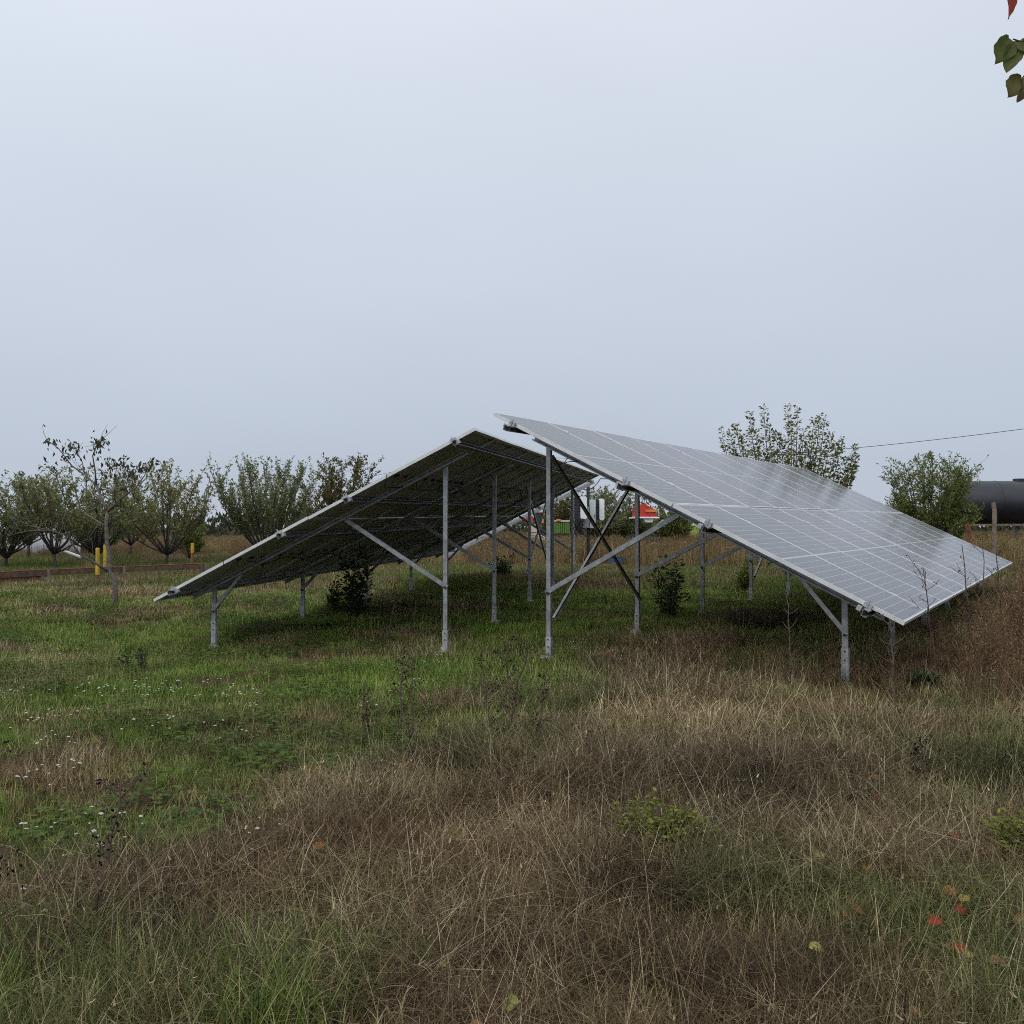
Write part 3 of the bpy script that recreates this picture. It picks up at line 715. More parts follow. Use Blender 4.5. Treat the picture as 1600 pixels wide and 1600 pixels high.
# ------------------------------------------------------------------ tall dry stalks that stand out singly
def stalk(label, px, py, top, seed, spread=0.25, heads=True):
    r = np.random.default_rng(seed); x, y = gnd(px, py); z = gz(x, y); h = (up(top, y) - z) * 1.12
    root = thing('dry_stalk', label, 'weed', (x, y, z), 'tall dry stalks'); m, s_ = MB(), MB()
    lean = r.normal(0, .12, 2)
    pts = [np.array([x + lean[0] * h * f + r.normal(0, .01), y + lean[1] * h * f, z - .03 + (h + .03) * f]) for f in np.linspace(0, 1, 7)]
    m.tube(pts, list(np.linspace(0.0085, 0.0035, 7)), 5)
    for _ in range(15):
        f = r.uniform(.25, 1) * 5.99; k = int(f); p = pts[k] + (pts[k + 1] - pts[k]) * (f - k)
        a = r.uniform(0, 6.283); l = h * spread * r.uniform(.4, 1.1)
        q = p + np.array([math.cos(a), math.sin(a), r.uniform(.5, 1.4)]) * l * .6
        m.tube([p, (p + q) / 2 + (0, 0, -.01), q], [0.0034, 0.0026, 0.0018], 4)
        for _ in range(5 if heads else 2):
            b = p + (q - p) * r.uniform(.5, 1.05) + r.normal(0, .012, 3)
            s_.leaf(b, r.normal(0, 1, 3), r.normal(0, 1, 3), r.uniform(.010, .022), .010, .3, r.uniform(0, .5))
    m.build('stem', M['stalk'], root); tag(s_.build('seed_heads', M['weed'], root), kind='stuff')
for a in (('dark dry stalk left of centre in front of the left array', 622, 1160, 1035, 1), ('dry stalk just right of its twin left of centre', 641, 1170, 1050, 2),
          ('leaning dark stalk in the middle foreground, left of a pair', 788, 1150, 1020, 3), ('upright dark stalk in the middle foreground, right of a pair', 803, 1145, 1018, 4),
          ('tall dark stalk at the left edge foreground', 18, 1520, 1230, 5), ('thin stalk right of the tall one at the left edge', 140, 1440, 1255, 6),
          ('tall seeded stalk crossing the lower corner of the right array', 1538, 1010, 866, 7), ('seeded stalk against the lower edge of the right array', 1527, 1040, 872, 8),
          ('bent stalk rising past the lower panels near the corner', 1462, 1050, 905, 9), ('dry seeded stalk at the right edge beside the array corner', 1570, 1030, 880, 10),
          ('dark forked stalk in front of the short right post', 1400, 1130, 990, 11), ('dry stalk left of the short right post', 1238, 1075, 960, 12),
          ('single stem in the shade under the left array', 603, 985, 925, 13), ('single stem next to the first tall post of the left array', 645, 980, 915, 14),
          ('dark stalk in a loose row left of the middle pair', 765, 1160, 1045, 16), ('short dark stalk right of the middle pair', 838, 1165, 1070, 17), ('dry stem standing in the green lawn left of centre', 575, 1150, 1070, 18),
          ('dark bent twig stalk lying in the right foreground', 1445, 1235, 1165, 15)):
    stalk(*a)

# ------------------------------------------------------------------ far left: low rusty fence, painted marker posts, polytunnel
fe = thing('low_fence', 'low rusty brown fence of planks and pipe along the orchard', 'fence', (at(100, 21), 21, 0))
pA = lambda px: (at(px, 20.2 + 4.4 * px / 310), 20.2 + 4.4 * px / 310)
for a, b in ((-60, 73), (77, 190), (191, 318)):
    (x0, y0), (x1, y1) = pA(a), pA(b); L_ = math.hypot(x1 - x0, y1 - y0); ax = ((x1 - x0) / L_, (y1 - y0) / L_, 0)
    MB().box(((x0 + x1) / 2, (y0 + y1) / 2, 0.27), (ax, (-ax[1], ax[0], 0), (0, 0, 1)), (L_ / 2, 0.02, 0.06)).build('plank', M['wood_brown'], fe)
    MB().tube([(x0, y0, 0.345), (x1, y1, 0.35)], 0.018, 6).build('top_pipe', M['rust'], fe)
    MB().tube([(x0, y0 - .03, 0.05), (x1, y1 - .03, 0.06)], 0.028, 6).build('bottom_pipe', M['rust'], fe)
(x0, y0), (x1, y1) = pA(-60), pA(64); L_ = math.hypot(x1 - x0, y1 - y0); ax = ((x1 - x0) / L_, (y1 - y0) / L_, 0)
MB().box(((x0 + x1) / 2, (y0 + y1) / 2 + .03, 0.16), (ax, (-ax[1], ax[0], 0), (0, 0, 1)), (L_ / 2, 0.006, 0.13)).build('rusty_sheet', M['rust'], fe)
for px in (-58, 71, 189, 317):
    x, y = pA(px); MB().box((x, y + .06, 0.16), h=(0.09, 0.03, 0.2)).build('post', M['wood'], fe)
for px, d, top, w, yl, lab in ((153, 21.3, 856, 0.043, 0.24, 'yellow painted rusty post in front of the young bare tree trunk'), (164.5, 27, 851, 0.045, 0.12, 'second yellow post just behind the bare tree trunk'),
                               (301, 25.5, 849, 0.045, 0.72, 'rust-brown post with a short yellow tip near the left array edge')):
    x = at(px, d); zt = up(top, d); zb = gz(x, d)
    o = thing('marker_post', lab, 'post', (x, d, zb), 'painted marker posts')
    zs = zb + (zt - zb) * yl
    MB().tube([(x, d, zb - .2), (x, d, zs)], w, 10).build('shaft', M['rust'], o)
    MB().tube([(x, d, zs), (x, d, zt - .01), (x, d, zt)], [w * 1.06, w * 1.06, w * .8], 10).build('painted_top', M['yellow'], o)
def polytunnel():
    d = 44; o = thing('polytunnel', 'low pale grey tunnel-shaped cover showing between the orchard trunks', 'polytunnel', (at(60, d), d, 0))
    m = MB(); n = 10; X0, X1 = at(-150, d), at(150, d); Rr = 1.6
    pr = [(0, Rr * math.cos(math.pi * k / n), 1.75 * math.sin(math.pi * k / n)) for k in range(n + 1)]
    for i in range(16):
        xa, xb = X0 + (X1 - X0) * i / 16, X0 + (X1 - X0) * (i + 1) / 16; sag = 0.96
        xm = (xa + xb) / 2
        for (u, w, s0, s1) in ((xa, xm, 1, sag), (xm, xb, sag, 1)):
            vs_ = [(u, d + p[1] * s0, p[2] * s0) for p in pr] + [(w, d + p[1] * s1, p[2] * s1) for p in pr]
            m.add(vs_, [(k, k + 1, n + 2 + k, n + 1 + k) for k in range(n)])
    m.build('film_cover', M['film'], o, smooth=True)
    for i in range(17):
        x = X0 + (X1 - X0) * i / 16
        MB().tube([(x, d + p[1] * 1.01, p[2] * 1.01) for p in pr], 0.02, 5).build('hoop', M['steel_dull'], o)
polytunnel()
(bx, by) = (at(107, 31), 31)
tag(MB().tube([(at(98, 31), 31.2, up(862, 31)), (at(131, 31), 30.8, up(870, 31))], 0.05, 8).build('pipe', M['white']), 'pale pipe leaning low between the orchard trunks', 'pipe')

# ------------------------------------------------------------------ far right: black tank, post, rusty frame, wire
def tank():
    d = 50.0; Rr = 1.19; zc = up(785, d)
    xa = at(1478, d); o = thing('storage_tank', 'long black cylindrical tank on supports at the right edge', 'tank', (xa + 6, d, 0))
    ax = np.array([math.cos(0.03), -math.sin(0.03), 0.0]); L_ = 12.0
    prof = [(0.0, 0.02), (0.05, 0.45), (0.14, 0.75), (0.3, 0.95), (0.5, 1.0), (L_ - .5, 1.0), (L_ - .3, .95), (L_ - .14, .75), (L_ - .05, .45), (L_, .02)]
    MB().tube([np.array([xa, d, zc]) + ax * p for p, _ in prof], [Rr * q for _, q in prof], 48).build('shell', M['tank'], o, smooth=True)
    for k in (2.6, 5.2, 7.8):
        MB().tube([np.array([xa, d, zc]) + ax * k, np.array([xa, d, zc]) + ax * (k + .06)], Rr + .012, 48).build('weld_band', M['tank'], o, smooth=False)
    for k in (4.17, 6.5, 9.5):
        c = np.array([xa, d, 0]) + ax * k
        MB().box((c[0], c[1] - .7, up(822, d) / 2), h=(0.09, 0.09, up(822, d) / 2 - .02)).build('leg', M['stone'], o)
        MB().box((c[0], c[1] + .7, up(822, d) / 2), h=(0.09, 0.09, up(822, d) / 2 - .02)).build('leg', M['stone'], o)
        MB().box((c[0], c[1], up(820, d) + .02), h=(0.14, 0.95, 0.07)).build('saddle', M['steel_dull'], o)
    MB().box(np.array([xa + L_ / 2 - 1.2, d - .98, up(820, d)]), (ax, (ax[1] * -1, ax[0], 0), (0, 0, 1)), (L_ / 2, 0.05, 0.05)).build('base_beam', M['wood'], o)
    MB().tube([np.array([xa, d, zc + Rr - .05]) + ax * 4, np.array([xa, d, zc + Rr + .12]) + ax * 4], 0.3, 16).build('manhole', M['tank'], o)
tank()
x = at(1553, 27); tag(MB().tube([(x, 27, -.2), (x + .02, 27, up(800, 27)), (x - .01, 27, up(785, 27))], [0.075, 0.07, 0.06], 8).build('wooden_post', M['wood']), 'single weathered wooden post in front of the black tank', 'post')
o = thing('rusty_frame', 'rusty brown A-shaped metal frame beside the bush near the tank', 'frame', (at(1514, 24), 24, 0))
MB().prism([(at(1508, 24), 24, -.05), (at(1516, 24), 24, -.05), (at(1515.5, 24), 24, up(818, 24)), (at(1509.5, 24), 24, up(818, 24))], (0, .03, 0)).build('upright', M['rust'], o)
MB().tube([(at(1512, 24), 23.97, up(819, 24)), (at(1526, 24), 23.4, -.05)], .022, 6).build('strut', M['rust'], o)

ul = thing('utility_line', 'thin overhead wire crossing the sky behind the arrays', 'wire', (at(748, 60), 60, 0))
px_, d_ = 748, 60
MB().tube([(at(px_, d_), d_, -.3), (at(px_, d_), d_, up(704, d_))], [0.12, 0.09], 10).build('pole', M['wood'], ul)
def wire(p, q, sag):
    p, q = np.array(p), np.array(q)
    MB().tube([p + (q - p) * f - np.array([0, 0, 4 * sag * f * (1 - f)]) for f in np.linspace(0, 1, 40)], 0.012, 5).build('wire', M['black'], ul)
wire((at(px_, d_), d_, up(706, d_)), (at(1730, 33), 33, up(652, 33)), 0.95)
wire((at(px_, d_), d_, up(706, d_)), (at(430, 66), 66, up(772, 66)), 0.15)

# ------------------------------------------------------------------ machinery across the field
def wheel(o, x, y, z, r_, w):
    wl_ = MB().tube([(x, y - w / 2, z), (x, y - w * .38, z), (x, y + w * .38, z), (x, y + w / 2, z)], [r_ * .9, r_, r_, r_ * .9], 20).build('wheel', M['rubber'], o)
    MB().tube([(x, y - w / 2 - .012, z), (x, y - w / 2 + .02, z)], [r_ * .5, r_ * .55], 14).build('rim', M['white'], wl_)
d = 43
X = lambda px: at(px, d)
Z = lambda py: up(py, d)
o = thing('hopper_machine', 'red farm machine with a sloping top above pale white parts', 'farm machine', (X(1012), d, 0))
MB().prism([(X(995), d, Z(807.5)), (X(1026), d, Z(807.5)), (X(1026), d, Z(797)), (X(1019), d, Z(794)), (X(1007), d, Z(787)), (X(1003), d, Z(787.5)), (X(996), d, Z(791.5))], (0, 1.7, 0)).build('hopper', M['red'], o)
MB().box((X(1017), d - .03, Z(798)), h=((X(1025) - X(1008)) / 2, 0.025, 0.055)).build('stripe', M['orange'], o)
MB().box((X(1015), d - .02, Z(804)), h=(0.02, 0.02, 0.12)).build('rib', M['red'], o)
MB().box((X(1010), d + .85, Z(808.6)), h=((X(1030) - X(990)) / 2, 0.9, 0.035)).build('deck', M['white'], o)
MB().prism([(X(1006), d + .1, Z(810)), (X(1022), d + .1, Z(810)), (X(1020), d + .1, Z(816)), (X(1009), d + .1, Z(816))], (0, 1.3, 0)).build('chute', M['white'], o)
MB().prism([(X(1017), d - .2, Z(826)), (X(1036), d - .2, Z(812)), (X(1039), d - .2, Z(813)), (X(1037), d - .2, Z(824)), (X(1033), d - .2, Z(822))], (0, .3, 0)).build('unloading_spout', M['film'], o)
MB().box((X(1010), d + .85, 0.95), h=(0.7, 0.06, 0.06)).build('axle', M['heatsink'], o)
for px in (1000, 1022):
    for dy in (0.1, 1.6): wheel(o, X(px), d + dy, 0.42, 0.42, 0.26)
    MB().box((X(px), d + .85, (Z(809) + .6) / 2), h=(0.05, 0.05, (Z(809) - .6) / 2)).build('strut', M['green_paint'], o)
d = 50
o = thing('green_trailer', 'green slatted farm trailer with a white top rail behind the first tall posts', 'trailer', (X(872), d, 0))
for k in range(11):
    MB().box((X(860 + 2.9 * k), d, Z(825)), h=(0.038, 0.03, 0.30)).build('slat', M['green_paint'], o)
MB().box((X(874.5), d + .05, Z(825)), h=((X(890) - X(859)) / 2, 0.02, 0.25)).build('back_panel', M['leaf_dark'], o)
MB().box((X(874.5), d, Z(814)), h=((X(890) - X(859)) / 2, 0.05, 0.03)).build('top_rail', M['white'], o)
MB().box((X(872.5), d - .06, Z(812.5)), h=(0.12, 0.05, 0.06)).build('lamp', M['orange'], o)
MB().box((X(874.5), d + .5, 0.85), h=(0.55, 0.5, 0.08)).build('chassis', M['heatsink'], o)
for px in (864, 885): wheel(o, X(px), d + .1, 0.42, 0.42, 0.25)
d = 47
o = thing('farm_machine', 'small red and orange farm machine glimpsed behind the cross braces of the left array', 'farm machine', (X(834), d, 0))
MB().prism([(X(822), d, Z(817)), (X(833), d, Z(816)), (X(832), d, Z(806)), (X(826), d, Z(804)), (X(822), d, Z(808))], (0, .8, 0)).build('bonnet', M['red'], o)
MB().prism([(X(834), d + .05, Z(819)), (X(849), d + .05, Z(819)), (X(848), d + .05, Z(801)), (X(836), d + .05, Z(801))], (0, .9, 0)).build('cab', M['heatsink'], o)
MB().box((X(842), d + .5, Z(800)), h=(0.3, 0.55, 0.03)).build('cab_roof', M['orange'], o)
MB().box((X(847), d - .03, Z(814)), h=(0.08, 0.02, 0.11)).build('mudguard', M['orange'], o)
wheel(o, X(828), d + .1, .45, .45, .25); wheel(o, X(844), d + .1, .62, .62, .32); wheel(o, X(828), d + .9, .45, .45, .25); wheel(o, X(844), d + .9, .62, .62, .32)
d = 44
m = MB(); bevel_box(m, (X(832), d, Z(827)), ((1, 0, 0), (0, 0, 1), (0, 1, 0)), (0.21, 0.19, 0.2), 0.06); bevel_box(m, (X(832), d + .02, .55), ((1, 0, 0), (0, 0, 1), (0, 1, 0)), (0.24, 0.55, 0.22), 0.06)
tag(m.build('feed_sack', M['cream']), 'cream coloured block behind the cross braces of the left array', 'sack')
d = 60
o = thing('lime_container', 'bright lime green container in the dry field below the right array edge', 'container', (X(1086), d, 0))
MB().tube([(X(1085), d, 0), (X(1085), d, Z(822)), (X(1085), d, Z(819))], [.3, .3, .22], 14).build('drum', M['lime'], o)
MB().tube([(X(1085), d, Z(819) + .002), (X(1085), d, Z(818))], .12, 12).build('lid', M['white'], o)
d = 31.0
o = thing('blue_tub', 'small blue plastic tub on the grass at the far end between the arrays', 'tub', (X(965), d, gz(X(965), d)))
MB().tube([(X(965), d, 0.0), (X(965), d, .30), (X(965), d, .32), (X(965), d, .32), (X(965), d, .04)], [.22, .27, .285, .25, .2], 18, cap=False).build('tub_wall', M['blue'], o)
for s in (-1, 1): MB().box((X(965) + s * .29, d, .28), h=(.02, .06, .02)).build('handle', M['blue'], o)

# ------------------------------------------------------------------ leaves hanging into the top right corner
def lobed_leaf(m, p, d, nrm, l, w, curl, seed):
    r = random.Random(seed); p = np.array(p, float); d = np.array(d, float); d /= np.linalg.norm(d)
    s = np.cross(d, nrm); s /= np.linalg.norm(s); n = np.cross(s, d); N = 16
    rows = []; ph = r.uniform(0, 6)
    for k in range(N + 1):
        f = k / N
        wd = w / 2 * math.sin(math.pi * min(1.0, f ** 0.8 * .97 + .03)) ** 0.62 * (1 - .25 * max(0, f - .75) * 4) * (1 + .05 * math.sin(f * 25 + ph))
        c = p + d * l * f - n * curl * l * f * f
        wav = .12 * w * math.sin(f * 7 + ph)
        row_ = []
        for q, lift in ((-1, .42), (-.5, .13), (0, 0), (.5, .10), (1, .34)):
            row_.append(c + s * wd * q + n * (wd * lift + wav * q * q * (1 if q > 0 else -.6)))
        rows.append(row_)
    vs_ = [q for t in rows for q in t]
    fs_ = []
    for k in range(N):
        for j in range(4):
            a = 5 * k + j; fs_.append((a, a + 1, a + 6, a + 5))
    sh = m.cur
    m.add(vs_, fs_)
    m.a[-len(vs_):] = [float(np.clip(sh + (.3 if i % 5 == 2 else 0) + r.uniform(-.12, .12), 0, 1)) for i in range(len(vs_))]
M['lf_green'] = leafmat('branch_leaf_green', (0.07, 0.09, 0.02), (0.15, 0.17, 0.05)); M['lf_red'] = leafmat('branch_leaf_red', (0.22, 0.025, 0.012), (0.35, 0.06, 0.03)); M['lf_olive'] = leafmat('branch_leaf_olive', (0.07, 0.06, 0.018), (0.13, 0.11, 0.035))
D = 1.75
C = lambda px, py, dd=0: np.array([at(px, D + dd), D + dd, up(py, D + dd)])
br = thing('leafy_branch', 'end of a leafy branch with green and red leaves in the top right corner', 'branch', C(1640, 60))
MB().tube([C(1760, -60, .1), C(1690, -5, .06), C(1640, 40, .03), C(1612, 58, 0), C(1600, 58), C(1590, 54)], [.006, .005, .004, .003, .002, .0012], 6).build('twig', M['bark'], br)
MB().tube([C(1640, 40, .03), C(1625, 10, .02), C(1600, -35), C(1588, -32)], [.003, .0025, .002, .0012], 6).build('twig', M['bark'], br)
MB().tube([C(1640, 40, .03), C(1622, 85), C(1608, 112), C(1602, 118)], [.003, .0025, .002, .0012], 6).build('twig', M['bark'], br)
for nm, p, q, nr, w, cu, mt, sd in (('leaf', C(1584, 53), C(1566, 90), (.3, -.9, .3), .044, .2, 'lf_green', 1), ('leaf', C(1599, 58), C(1581, 104), (-.2, -.9, .1), .036, .15, 'lf_green', 2), ('leaf', C(1600, 57), C(1625, 88), (.2, -1, .2), .04, .1, 'lf_green', 5),
                                    ('leaf', C(1588, -34), C(1585, 22), (.6, -.9, .0), .026, .05, 'lf_red', 3), ('leaf', C(1604, 117), C(1583, 142), (0, -1, .4), .044, .2, 'lf_olive', 4), ('leaf', C(1606, 116), C(1604, 152), (.5, -.8, .1), .03, .2, 'lf_olive', 6)):
    m = MB(); m.cur = 0.3 + 0.1 * sd; lobed_leaf(m, p, q - p, nr, np.linalg.norm(q - p), w, cu, sd); m.build(nm, M[mt], br, smooth=True)

# ------------------------------------------------------------------ fallen leaves on the grass
M['fl_yellow'] = leafmat('fallen_yellow', (0.26, 0.17, 0.03), (0.60, 0.50, 0.14)); M['fl_orange'] = leafmat('fallen_orange', (0.20, 0.07, 0.02), (0.5, 0.22, 0.06))
M['fl_red'] = leafmat('fallen_red', (0.16, 0.02, 0.012), (0.45, 0.07, 0.03)); M['fl_brown'] = leafmat('fallen_brown', (0.22, 0.11, 0.05), (0.34, 0.19, 0.09)); M['fl_lime'] = leafmat('fallen_lime', (0.26, 0.28, 0.06), (0.5, 0.5, 0.18))
for i, (px, py, mt, s, lab) in enumerate((
        (698, 1480, 'fl_lime', .055, 'pale green upright leaf left of the heart-shaped one near the bottom'), (800, 1545, 'fl_lime', .065, 'pale heart-shaped leaf in the dark hollow at the bottom centre'),
        (1273, 1475, 'fl_yellow', .055, 'yellow leaf alone in the lower right foreground grass'), (1385, 1345, 'fl_yellow', .045, 'small bright yellow leaf right of the brown pair'),
        (1352, 1345, 'fl_orange', .055, 'orange-brown leaf beside the small bright yellow one'), (1425, 1352, 'fl_orange', .05, 'orange leaf just right of the small bright yellow one'),
        (1480, 1385, 'fl_orange', .055, 'orange leaf above the scarlet one at the right'), (1503, 1398, 'fl_yellow', .05, 'golden leaf right above the scarlet one'),
        (1495, 1418, 'fl_red', .05, 'scarlet round leaf at the right'), (1455, 1437, 'fl_red', .055, 'narrow dark red leaf below left of the scarlet one'),
        (1494, 1482, 'fl_red', .05, 'red leaf above the golden leaf near the right bottom'), (1506, 1492, 'fl_yellow', .045, 'golden leaf touching a red one near the right bottom'),
        (1338, 1417, 'fl_orange', .05, 'orange oval leaf, right of a browner one'), (1316, 1424, 'fl_brown', .055, 'brown curled leaf left of the orange oval one'),
        (1395, 1588, 'fl_orange', .07, 'large tan-orange leaf at the bottom edge'), (1422, 1590, 'fl_brown', .06, 'brown leaf right of the tan one at the bottom edge'),
        (1590, 1432, 'fl_brown', .055, 'peach-brown leaf at the right edge'), (1488, 1293, 'fl_red', .06, 'crimson folded leaf in the right middle grass'),
        (1371, 1232, 'fl_red', .055, 'narrow crimson leaf below the orange one in the middle right'), (1363, 1200, 'fl_orange', .055, 'orange leaf highest up in the right grass'),
        (1557, 1282, 'fl_red', .05, 'dull red leaf near the right yellow-green shrub'), (1540, 1315, 'fl_brown', .045, 'pinkish leaf left of the right yellow-green shrub'),
        (500, 1298, 'fl_orange', .05, 'single orange leaf in the left dry grass'), (1276, 1323, 'fl_yellow', .04, 'pale yellow leaf alone in the middle right grass'),
        (1555, 1506, 'fl_brown', .06, 'brown leaf at the lower right edge'), (745, 1583, 'fl_brown', .05, 'tan leaf at the bottom edge left of the heart-shaped one'))):
    hgt = 0.08; s *= .68
    d = (EYE - hgt) * FOC / (py - 823.7); x = at(px, d); z = gz(x, d) + hgt
    r = random.Random(i); m = MB(); m.cur = r.random()
    a = r.uniform(0, 6.28); l = s * 1.25
    dv = np.array([math.cos(a), math.sin(a) * .5, r.uniform(-.1, .5)])
    lobed_leaf(m, np.array([x, d, z]) - dv / np.linalg.norm(dv) * l / 2, dv, (r.uniform(-.5, .5), r.uniform(-.7, -.2), .8), l, s, r.uniform(-.2, .5), i)
    o = m.build('fallen_leaf', M[mt], smooth=True); tag(o, lab, 'leaf', 'fallen autumn leaves')

# ------------------------------------------------------------------ grasses (instanced patches)
def blade(m, p, az, lean, h, w, bend, seg, sh, r):
    d = np.array([math.cos(az), math.sin(az), 0.0]); s = np.array([-d[1], d[0], 0.0])
    tw = r.uniform(-.8, .8); s = s * math.cos(tw) + d * math.sin(tw)
    pts = []; q = np.array(p, float); ang = lean
    for k in range(seg + 1):
        pts.append(q.copy()); q = q + (d * math.sin(ang) + np.array([0, 0, math.cos(ang)])) * h / seg; ang += bend / seg
    vs_, fs_ = [], []
    for k in range(seg):
        wk = w * (1 - 0.75 * k / seg) / 2
        vs_ += [pts[k] - s * wk, pts[k] + s * wk]
    vs_.append(pts[seg])
    for k in range(seg - 1): fs_.append((2 * k, 2 * k + 1, 2 * k + 3, 2 * k + 2))
    fs_.append((2 * seg - 2, 2 * seg - 1, 2 * seg))
    m.add(vs_, fs_, sh)
def blades_np(r, n, base, az, lean, h, w, bend, seg, shade):
    """many blades at once: vertex array, faces, shade"""
    d = np.stack([np.cos(az), np.sin(az), np.zeros(n)], -1); tw = r.uniform(-.9, .9, n)[:, None]
    s = np.stack([-d[:, 1], d[:, 0], np.zeros(n)], -1) * np.cos(tw) + d * np.sin(tw)
    q = base.copy(); ang = lean.copy(); rows = []
    for k in range(seg + 1):
        wk = (w * (1 - .7 * k / seg) / 2)[:, None]
        if k < seg: rows += [q - s * wk, q + s * wk]
        else: rows.append(q)
        q = q + (d * np.sin(ang)[:, None] + np.array([0, 0, 1.0]) * np.cos(ang)[:, None]) * (h / seg)[:, None]; ang = ang + bend / seg
    V = np.stack(rows, 1); nv = 2 * seg + 1
    V[..., 2] = np.maximum(V[..., 2], -.02)
    o = (np.arange(n) * nv)[:, None]
    quads = np.concatenate([o + np.array([2 * k, 2 * k + 1, 2 * k + 3, 2 * k + 2]) for k in range(seg - 1)], 0) if seg > 1 else np.zeros((0, 4), int)
    tris = o + np.array([2 * seg - 2, 2 * seg - 1, 2 * seg])
    return V.reshape(-1, 3), quads, tris, np.repeat(shade, nv)
def patch_mesh(parts, mat):
    vs_, qs, ts, sh, off = [], [], [], [], 0
    for V, Q, T, S_ in parts:
        vs_.append(V); qs.append(Q + off); ts.append(T + off); sh.append(S_); off += len(V)
    V = np.vstack(vs_); Q = np.vstack(qs); T = np.vstack(ts)
    me = bpy.data.meshes.new('patch'); me.vertices.add(len(V)); me.vertices.foreach_set('co', V.astype(np.float32).ravel())
    nl = Q.size + T.size; me.loops.add(nl); me.loops.foreach_set('vertex_index', np.concatenate([Q.ravel(), T.ravel()]).astype(np.int32))
    me.polygons.add(len(Q) + len(T)); me.polygons.foreach_set('loop_start', np.concatenate([np.arange(len(Q)) * 4, Q.size + np.arange(len(T)) * 3]).astype(np.int32))
    me.update(calc_edges=True)
    a = me.attributes.new('shade', 'FLOAT', 'POINT'); a.data.foreach_set('value', np.concatenate(sh).astype(np.float32))
    me.materials.append(mat)
    return me
def disk(r, n, rad):
    a = r.uniform(0, 6.283, n); q = rad * np.sqrt(r.random(n)); return np.stack([q * np.cos(a), q * np.sin(a), np.full(n, -.01)], -1)
def clumped(r, n, rad, k, sig):
    c = disk(r, k, rad); b = c[r.integers(0, k, n)] + np.concatenate([r.normal(0, sig, (n, 2)), np.zeros((n, 1))], 1); return b
def tussocks(r, n, rad, k, sig, spread, lean_max):
    """blades grouped in tussocks that share direction, lean, height and tone"""
    k = max(k, 3); c = disk(r, k, rad); i = r.integers(0, k, n); sg = sig * r.uniform(.5, 1.6, k)
    b = c[i] + np.concatenate([r.normal(0, 1, (n, 2)) * sg[i][:, None], np.zeros((n, 1))], 1)
    az = r.uniform(0, 6.283, k)[i] + r.normal(0, spread, n)
    lean = np.abs(r.normal(0, .28, n)) + (r.uniform(0, 1, k) ** 1.5 * lean_max)[i]
    return b, az, lean, r.uniform(.55, 1.3, k)[i], r.normal(0, .16, k)[i]
